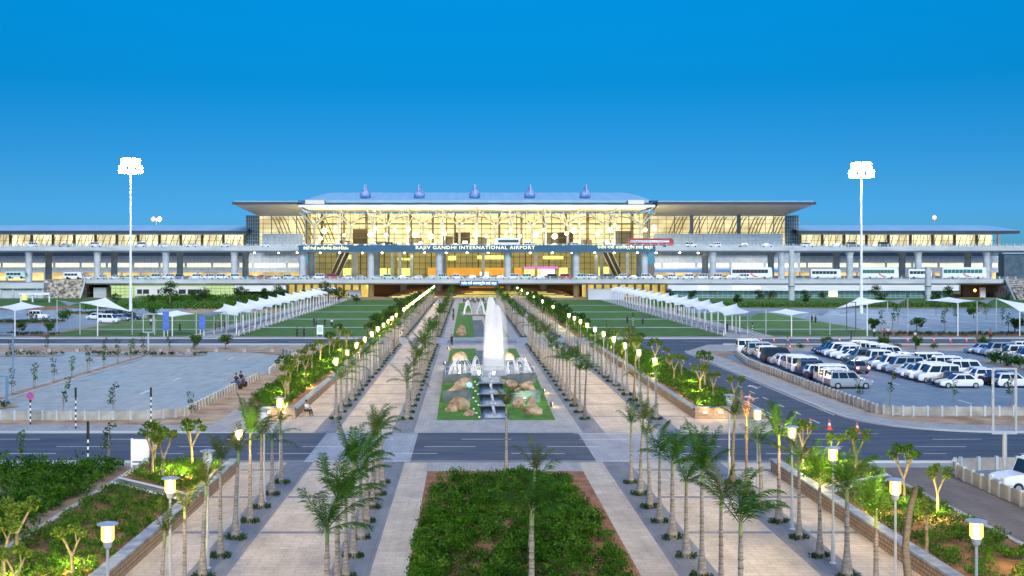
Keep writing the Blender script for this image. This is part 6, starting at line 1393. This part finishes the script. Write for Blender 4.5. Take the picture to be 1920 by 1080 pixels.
b = MB(); b.add([(.32*math.cos(6.2832*k/n), -.085, 2.3+.32*math.sin(6.2832*k/n)) for k in range(n)]+[(.25*math.cos(6.2832*k/n), -.085, 2.3+.25*math.sin(6.2832*k/n)) for k in range(n)], [(k, (k+1) % n, n+(k+1) % n, n+k) for k in range(n)]); b.add([(-.2, -.084, 2.46), (-.16, -.084, 2.5), (.2, -.084, 2.14), (.16, -.084, 2.1)], [(0, 3, 2, 1)]); b.build('sign_rim', 'conered', o)
x, y = G(263, 877); o = thing('board', 'white freestanding board with a dark stripe near its foot on the near verge', 'board', (x, y, 0)); o.name = 'freestanding_board'; b = MB(); b.box(-.5, .5, -.06, .06, .18, 1.78); b.build('panel', 'sail', o); b = MB(); b.box(-.5, .5, -.075, -.061, .34, .42); b.build('stripe', 'signblue', o)
b = MB(); [b.box(s-.05, s+.05, -.09, .09, 0, 1.85) for s in (-.52, .52)]; b.build('frame_posts', 'whitepaint', o)
def signframe(label, x, y, z0, z1, w, px, m='metal', r=.09):
    o = thing('sign_gantry', label, 'sign frame', (x, y, 0)); b = MB(); b.tube([(0, 0, 0), (0, 0, z0)], r*1.5, 8); b.build('post', m, o); b = MB()
    b.box(px, px+.11, -.06, .06, z0, z1); b.box(px+w-.11, px+w, -.06, .06, z0, z1); b.box(px+.111, px+w-.111, -.06, .06, z0, z0+.11); b.box(px+.111, px+w-.111, -.06, .06, z1-.11, z1); b.build('frame', m, o); return o
signframe('tall empty rectangular steel sign frame on a post by the front road at right', XY(1884, 70.3), 70.3, 2.85, 6.75, 1.45, -.75)
M['bluesteel'] = mat('blue_steel', (.10, .22, .36), .5)
signframe('tall blue steel sign frame at the left edge in the car park', XY(13, 108), 108, 2.55, 6.5, 2.6, -2.0, 'bluesteel')
signframe('thin empty grey sign frame before the left lawn', XY(278, 168), 168, 0.0+3.0, ZY(577, 190), 1.5, -.75); signframe('thin dark empty sign frame among the sails at right', XY(1596, 196), 196, 1.6, ZY(566, 196), 1.6, -.8, 'darkmetal')
for px, y, w, z0, z1, lb in ((311, 206, 1.05, 1.1, 4.3, 'tall blue banner sign before the left lawn'), (379, 208, 1.05, 1.1, 3.5, 'shorter blue banner sign before the left lawn, nearer the sails')):
    o = thing('banner_sign', lb, 'banner', (XY(px, y), y, 0)); b = MB(); b.box(-w/2, w/2, -.06, .06, z0, z1); b.build('banner', 'banner', o); b = MB(); [b.box(s-.05, s+.05, -.05, .05, 0, z0-.002) for s in (-w*.3, w*.3)]; b.build('legs', 'whitepaint', o)
o = thing('lawn_board', 'small white information board standing on the left lawn beside the trees', 'board', (XY(600, 206.3), 206.3, 0)); b = MB(); b.box(-.55, .55, -.04, .04, .4, 2.0); b.build('panel', 'whitepaint', o); b = MB(); b.box(-.4, .4, -.055, -.041, .8, 1.7); b.build('print', 'cargreen', o); b = MB(); [b.box(s-.05, s+.05, -.05, .05, 0, .4) for s in (-.5, .5)]; b.build('legs', 'metal', o)
for k, (px, py) in enumerate(((1519, 632), (1367, 0))[:1]):
    x, y = G(1411, 640); pole_striped(x, y, 3.0, 'pair-like black and white striped post beside the right covered walk', .2)
x, y = G(1177, 640); x, y = G(1187, 617); pole_striped(x, y, 3.2, 'striped post with dark head on the right lawn near the palms', 1.0)
def cone_proto():
    o = proto_root('traffic_cone', 'traffic cone'); b = MB(); b.lathe([(.17, .03), (.11, .3)], 10); b.lathe([(.075, .46), (.03, .72)], 10); b.build('cone', 'conered', o); b = MB(); b.lathe([(.108, .301), (.076, .459)], 10); b.build('reflective_band', 'whitepaint', o); b = MB(); b.cbox((0, 0, .015), (.42, .42, .03)); b.build('base', 'conered', o); return o
CONE = cone_proto()
for k, (px, py) in enumerate(((1502, 806), (1519, 804), (1555, 806), (1607, 811))): x, y = G(px, py); place(CONE, (x, y, .01), 0, f'red and white traffic cone, {nth(k+1)} from the left at the side road mouth', 'cones at the side road mouth', 1.15)
for k, px in enumerate((1383, 1405, 1427, 1451, 1481, 1514, 1541, 1574, 1702, 1727, 1751, 1782, 1812, 1829)): x, y = G(px, 641 if k != 4 else 655); place(CONE, (x, y, .01), 0, f'red and white traffic cone, {nth(k+1)} from the left along the rear road', 'cones along the rear road', 1.2)

# ------------------------------------------------------------------ people
def skinned(name, J, E, m, parent, lvl=2):
    """one continuous surface grown over joints J {key: (pos, radius)} and bones E, rooted at the first joint"""
    me = bpy.data.meshes.new(name); ks = list(J); me.from_pydata([J[k][0] for k in ks], [(ks.index(a), ks.index(b_)) for a, b_ in E], []); o = bpy.data.objects.new(name, me); COL.objects.link(o)
    sm = o.modifiers.new('s', 'SKIN'); 
    for i, k in enumerate(ks): r = J[k][1]; d = me.skin_vertices[0].data[i]; d.radius = r if isinstance(r, tuple) else (r, r); d.use_root = (i == 0)
    o.modifiers.new('ss', 'SUBSURF').levels = lvl; bpy.context.view_layer.update(); dg = bpy.context.evaluated_depsgraph_get()
    m2 = bpy.data.meshes.new_from_object(o.evaluated_get(dg)); bpy.data.objects.remove(o); o = bpy.data.objects.new(name, m2); COL.objects.link(o); m2.materials.clear(); m2.materials.append(M[m]); m2.polygons.foreach_set('use_smooth', [True]*len(m2.polygons)); o.parent = parent; return o
M['cloth_dark'] = mat('dark_cloth', (.02, .022, .03), .9); M['cloth_white'] = mat('white_cloth', (.62, .64, .68), .9); M['cloth_blue'] = mat('blue_cloth', (.06, .10, .30), .9); M['cloth_red'] = mat('orange_red_cloth', (.45, .08, .03), .9); M['cloth_tan'] = mat('tan_cloth', (.36, .28, .2), .9)
def person_proto(pose, top, bot):
    o = proto_root('person', 'person'); s = {'stand': 0, 'walk': 1, 'sit': 2, 'ride': 3}[pose]; hip = .92 if s < 2 else .50 if s == 2 else .85
    ty = 0 if s < 2 else .02; sh = hip+.50
    J = {'pel': ((0, 0, hip), (.15, .11)), 'chest': ((0, ty, hip+.32), (.16, .11)), 'neck': ((0, ty, sh+.06), .055), 'head': ((0, ty-.01, sh+.20), (.085, .095)), 'crown': ((0, ty, sh+.29), (.075, .085))}
    E = [('pel', 'chest'), ('chest', 'neck'), ('neck', 'head'), ('head', 'crown')]
    for sd, q in ((-1, 'l'), (1, 'r')):
        if s == 0: kn, an, to = (sd*.11, -.01, .48), (sd*.12, .02, .09), (sd*.13, -.14, .04)
        elif s == 1: kn, an, to = (sd*.10, -.16*sd-.05, .49), (sd*.10, -.22*sd+.08, .10), (sd*.11, -.22*sd-.08, .05)
        else: kn, an, to = (sd*.15, -.42, hip+.02), (sd*.14, -.46 if s == 2 else -.3, .10 if s == 2 else hip-.42), (sd*.14, -.62 if s == 2 else -.42, .05 if s == 2 else hip-.46)
        hd = (sd*.24, -.08+(.2*sd if s == 1 else 0), sh-.55) if s < 2 else (sd*.16, -.35, hip+.14) if s == 2 else (sd*.26, -.55, hip+.22)
        el = (sd*.24, .04, sh-.29) if s < 2 else (sd*.25, -.08, sh-.28)
        J.update({'hip'+q: ((sd*.10, 0, hip-.04), .095), 'kn'+q: (kn, .062), 'an'+q: (an, .042), 'to'+q: (to, .04), 'sh'+q: ((sd*.17, ty, sh-.02), .062), 'el'+q: (el, .045), 'wr'+q: ((hd[0], hd[1], hd[2]), .03), 'ha'+q: ((hd[0], hd[1]-.03, hd[2]-.09), (.022, .04))})
        E += [('pel', 'hip'+q), ('hip'+q, 'kn'+q), ('kn'+q, 'an'+q), ('an'+q, 'to'+q), ('chest', 'sh'+q), ('sh'+q, 'el'+q), ('el'+q, 'wr'+q), ('wr'+q, 'ha'+q)]
    body = skinned('body', J, E, 'skin', o, 1)
    T_ = {k: (J[k][0], tuple(x+.018 for x in J[k][1]) if isinstance(J[k][1], tuple) else J[k][1]+.018) for k in ('pel', 'chest', 'shl', 'shr', 'ell', 'elr')}
    skinned('shirt', T_, [('pel', 'chest'), ('chest', 'shl'), ('chest', 'shr'), ('shl', 'ell'), ('shr', 'elr')], top, o, 1)
    T_ = {k: (J[k][0], tuple(x+.012 for x in J[k][1]) if isinstance(J[k][1], tuple) else J[k][1]+.022) for k in ('pel', 'hipl', 'hipr', 'knl', 'knr', 'anl', 'anr')}
    skinned('trousers', T_, [('pel', 'hipl'), ('pel', 'hipr'), ('hipl', 'knl'), ('hipr', 'knr'), ('knl', 'anl'), ('knr', 'anr')], bot, o, 1)
    b = MB(); c = J['crown'][0]; b.lathe([(.088, -.06), (.098, .0), (.085, .06), (.04, .095)], 10, (c[0], c[1]+.02, c[2]-.01)); b.build('hair', 'hair', o, smooth=True)
    return o
PW = {('stand', 0): person_proto('stand', 'cloth_white', 'cloth_dark'), ('stand', 1): person_proto('stand', 'cloth_dark', 'cloth_dark'), ('walk', 0): person_proto('walk', 'cloth_blue', 'cloth_dark'), ('walk', 1): person_proto('walk', 'cloth_tan', 'cloth_blue'), ('stand', 2): person_proto('stand', 'cloth_red', 'cloth_dark'), ('sit', 0): person_proto('sit', 'cloth_white', 'cloth_dark'), ('ride', 0): person_proto('ride', 'cloth_dark', 'cloth_blue')}
def pp(key, x, y, label, rz=0, z=0, grp=None): return place(PW[key], (x, y, z), rz, label, grp)
# the seated person on a stone block at the corner of the left bed
o = thing('stone_block', 'rough stone block at the corner of the left bed that a person sits on', 'stone block', (-13.55, 100.6, 0)); b = MB(); b.cbox((0, 0, .2), (.7, .6, .4), .2, .9); b.build('block', 'boulder', o)
pp(('sit', 0), -13.5, 100.6, 'person in white shirt and dark trousers sitting at the corner of the left bed', R(62))
# motorcyclists in the left car park
def motorbike(x, y, rz, label):
    o = thing('motorcycle', label, 'motorcycle', (x, y, 0), rz); 
    for yy in (-.65, .65):
        b = MB(); n = 16; b.add([(sx*.06, yy+.31*math.cos(6.2832*k/n), .31+.31*math.sin(6.2832*k/n)) for sx in (-1, 1) for k in range(n)], [(k, (k+1) % n, n+(k+1) % n, n+k) for k in range(n)]+[tuple(range(n-1, -1, -1)), tuple(range(n, 2*n))]); t = b.build('wheel', 'tyre', o)
    b = MB(); b.tube([(0, .65, .31), (0, .3, .5), (0, -.2, .62), (0, -.5, .8)], [.05, .11, .13, .05], 7); b.tube([(0, -.65, .31), (0, -.45, 1.0)], .04, 6); b.build('frame', 'darkmetal', o)
    b = MB(); b.cbox((0, .3, .78), (.26, .75, .12)); b.build('seat', 'black', o); b = MB(); b.lathe([(.05, -.12), (.15, 0), (.05, .14)], 10, (0, -.2, .82)); b.build('tank', 'carblue', o)
    b = MB(); b.tube([(-.33, -.4, 1.05), (0, -.46, 1.0), (.33, -.4, 1.05)], .02, 5); b.build('handlebar', 'metal', o); b = MB(); b.lathe([(.02, -.06), (.09, 0), (.08, .08)], 8, (0, -.55, .9)); b.build('headlight', 'headlamp', o); return o
for k, (px, py) in enumerate(((443, 731), (452, 727))):
    x, y = G(px, py); motorbike(x, y, R(150), f'dark motorcycle ridden across the left car park, {("front", "rear")[k]} one of the two'); pp(('ride', 0), x+.0, y+.0, f'person in dark clothes riding the {("front", "rear")[k]} motorcycle in the left car park', R(150), .02)
PPL = [(('stand', 1), 589, 611, 'in dark clothes standing on the left lawn beside the board', 0), (('stand', 1), 609, 612, 'in a black robe-like dark outfit walking on the left lawn by the path', 0), (('stand', 0), 622, 613, 'in white top standing with the dark-clothed group on the left lawn', 0), (('stand', 1), 570, 632, 'in black standing at the near edge of the left lawn', 0), (('stand', 1), 557, 632, 'in dark clothes crouched at the near edge of the left lawn', 0), (('walk', 0), 593, 614, 'in blue walking beside the white board on the left lawn', 1),
       (('stand', 1), 847, 648, 'in black standing on the dark paving band behind the fountain garden', 0), (('walk', 0), 806, 664, 'in pale blue walking between the inner left palms', 0), (('stand', 1), 850, 590, 'in dark clothes standing by the turf beyond the rear road, nearer the channel', 0), (('stand', 1), 850, 601, 'in dark clothes below another on the left forecourt beyond the rear road', 0), (('stand', 2), 793, 579, 'in orange red on the beige walk beyond the rear road', 0), (('walk', 0), 750, 617, 'in blue walking on the left walk beyond the rear road', 0),
       (('walk', 1), 1477, 652, 'in tan shirt and blue trousers striding on the sandy strip behind the car row', 0), (('stand', 0), 1639, 633, 'in white shirt standing by the rear road kerb, left of a small crowd', 0), (('stand', 2), 1658, 634, 'in orange red standing in the group by the rear road', 0), (('stand', 0), 1665, 632, 'in white shirt by the rear road, right of the orange-red one', 0), (('stand', 0), 1716, 640, 'in pale top and dark trousers standing alone on the rear road kerb', 0), (('walk', 0), 1271, 589, 'in blue walking under the right sails', 0), (('stand', 0), 1274, 590, 'in white walking under the right sails beside the one in blue', 0), (('stand', 1), 1198, 566, 'in dark clothes at the far end of the right covered walk', 0), (('stand', 1), 1363, 622, 'in dark clothes at the near end of the right covered walk', 0), (('stand', 1), 1522, 606, 'in dark clothes on the plaza beside the right lawn, left of a pair', 0), (('stand', 1), 1529, 607, 'in dark clothes on the plaza beside the right lawn, right of a pair', 0), (('stand', 2), 1857, 637, 'in orange red crossing behind the far cars on the rear road', 0),
       (('stand', 1), 403, 620, 'in dark clothes at the left covered walk, left of three', 0), (('stand', 1), 413, 618, 'in dark clothes at the left covered walk, middle of three', 0), (('stand', 1), 422, 618, 'in dark clothes at the left covered walk, right of three', 0), (('stand', 0), 283, 612, 'in white and blue by the empty sign frame before the left lawn', 0), (('stand', 1), 337, 622, 'in dark green on the lawn between the two blue banners', 0), (('stand', 1), 68, 602, 'in dark clothes at the open door of the lone white jeep', 0), (('walk', 0), 1205, 609, 'in blue on the near edge of the right lawn by the palms', 1), (('stand', 1), 1176, 607, 'in dark clothes at the edge of the right lawn by the palms', 0)]
for k, (key, px, py, lb, q) in enumerate(PPL): x, y = G(px, py); pp(key, x, y, 'person '+lb, prn.uniform(-.6, .6))
for k in range(14): x, y = XC-3.4+k*.52+prn.uniform(-.2, .2), 376+prn.uniform(-7, 10); pp((('stand', 1), ('stand', 0), ('walk', 0))[k % 3], x, y, f'person in the small crowd behind the far fountain, {nth(k+1)} from the left', prn.uniform(-1, 1), 0, 'people behind the far fountain')
for k in range(26):
    x = XY(560, 452)+k*5.1+prn.uniform(-1.5, 1.5); pp((('stand', 1), ('stand', 0), ('walk', 0), ('stand', 2))[k % 4], x, 452+prn.uniform(-2, 6), f'person on the upper deck under the terminal canopy, {nth(k+1)} from the left', prn.uniform(-1, 1), 18.3, 'people on the upper deck')

# ------------------------------------------------------------------ tidy up
drop_protos()
bpy.context.view_layer.update()
for o in list(COL.objects):                  # things built at the origin get their empty moved to their own base
    if o.parent is None and o.type == 'EMPTY' and o.location.length < 1e-6 and o.children:
        lo = [1e9]*3; hi = [-1e9]*3
        for c in o.children:
            if c.type != 'MESH': continue
            for q in c.bound_box:
                w_ = c.matrix_world @ Vector(q)
                for i in range(3): lo[i] = min(lo[i], w_[i]); hi[i] = max(hi[i], w_[i])
        d = Vector(((lo[0]+hi[0])/2, (lo[1]+hi[1])/2, lo[2])); o.location = d
        for c in o.children: c.location = c.location-d
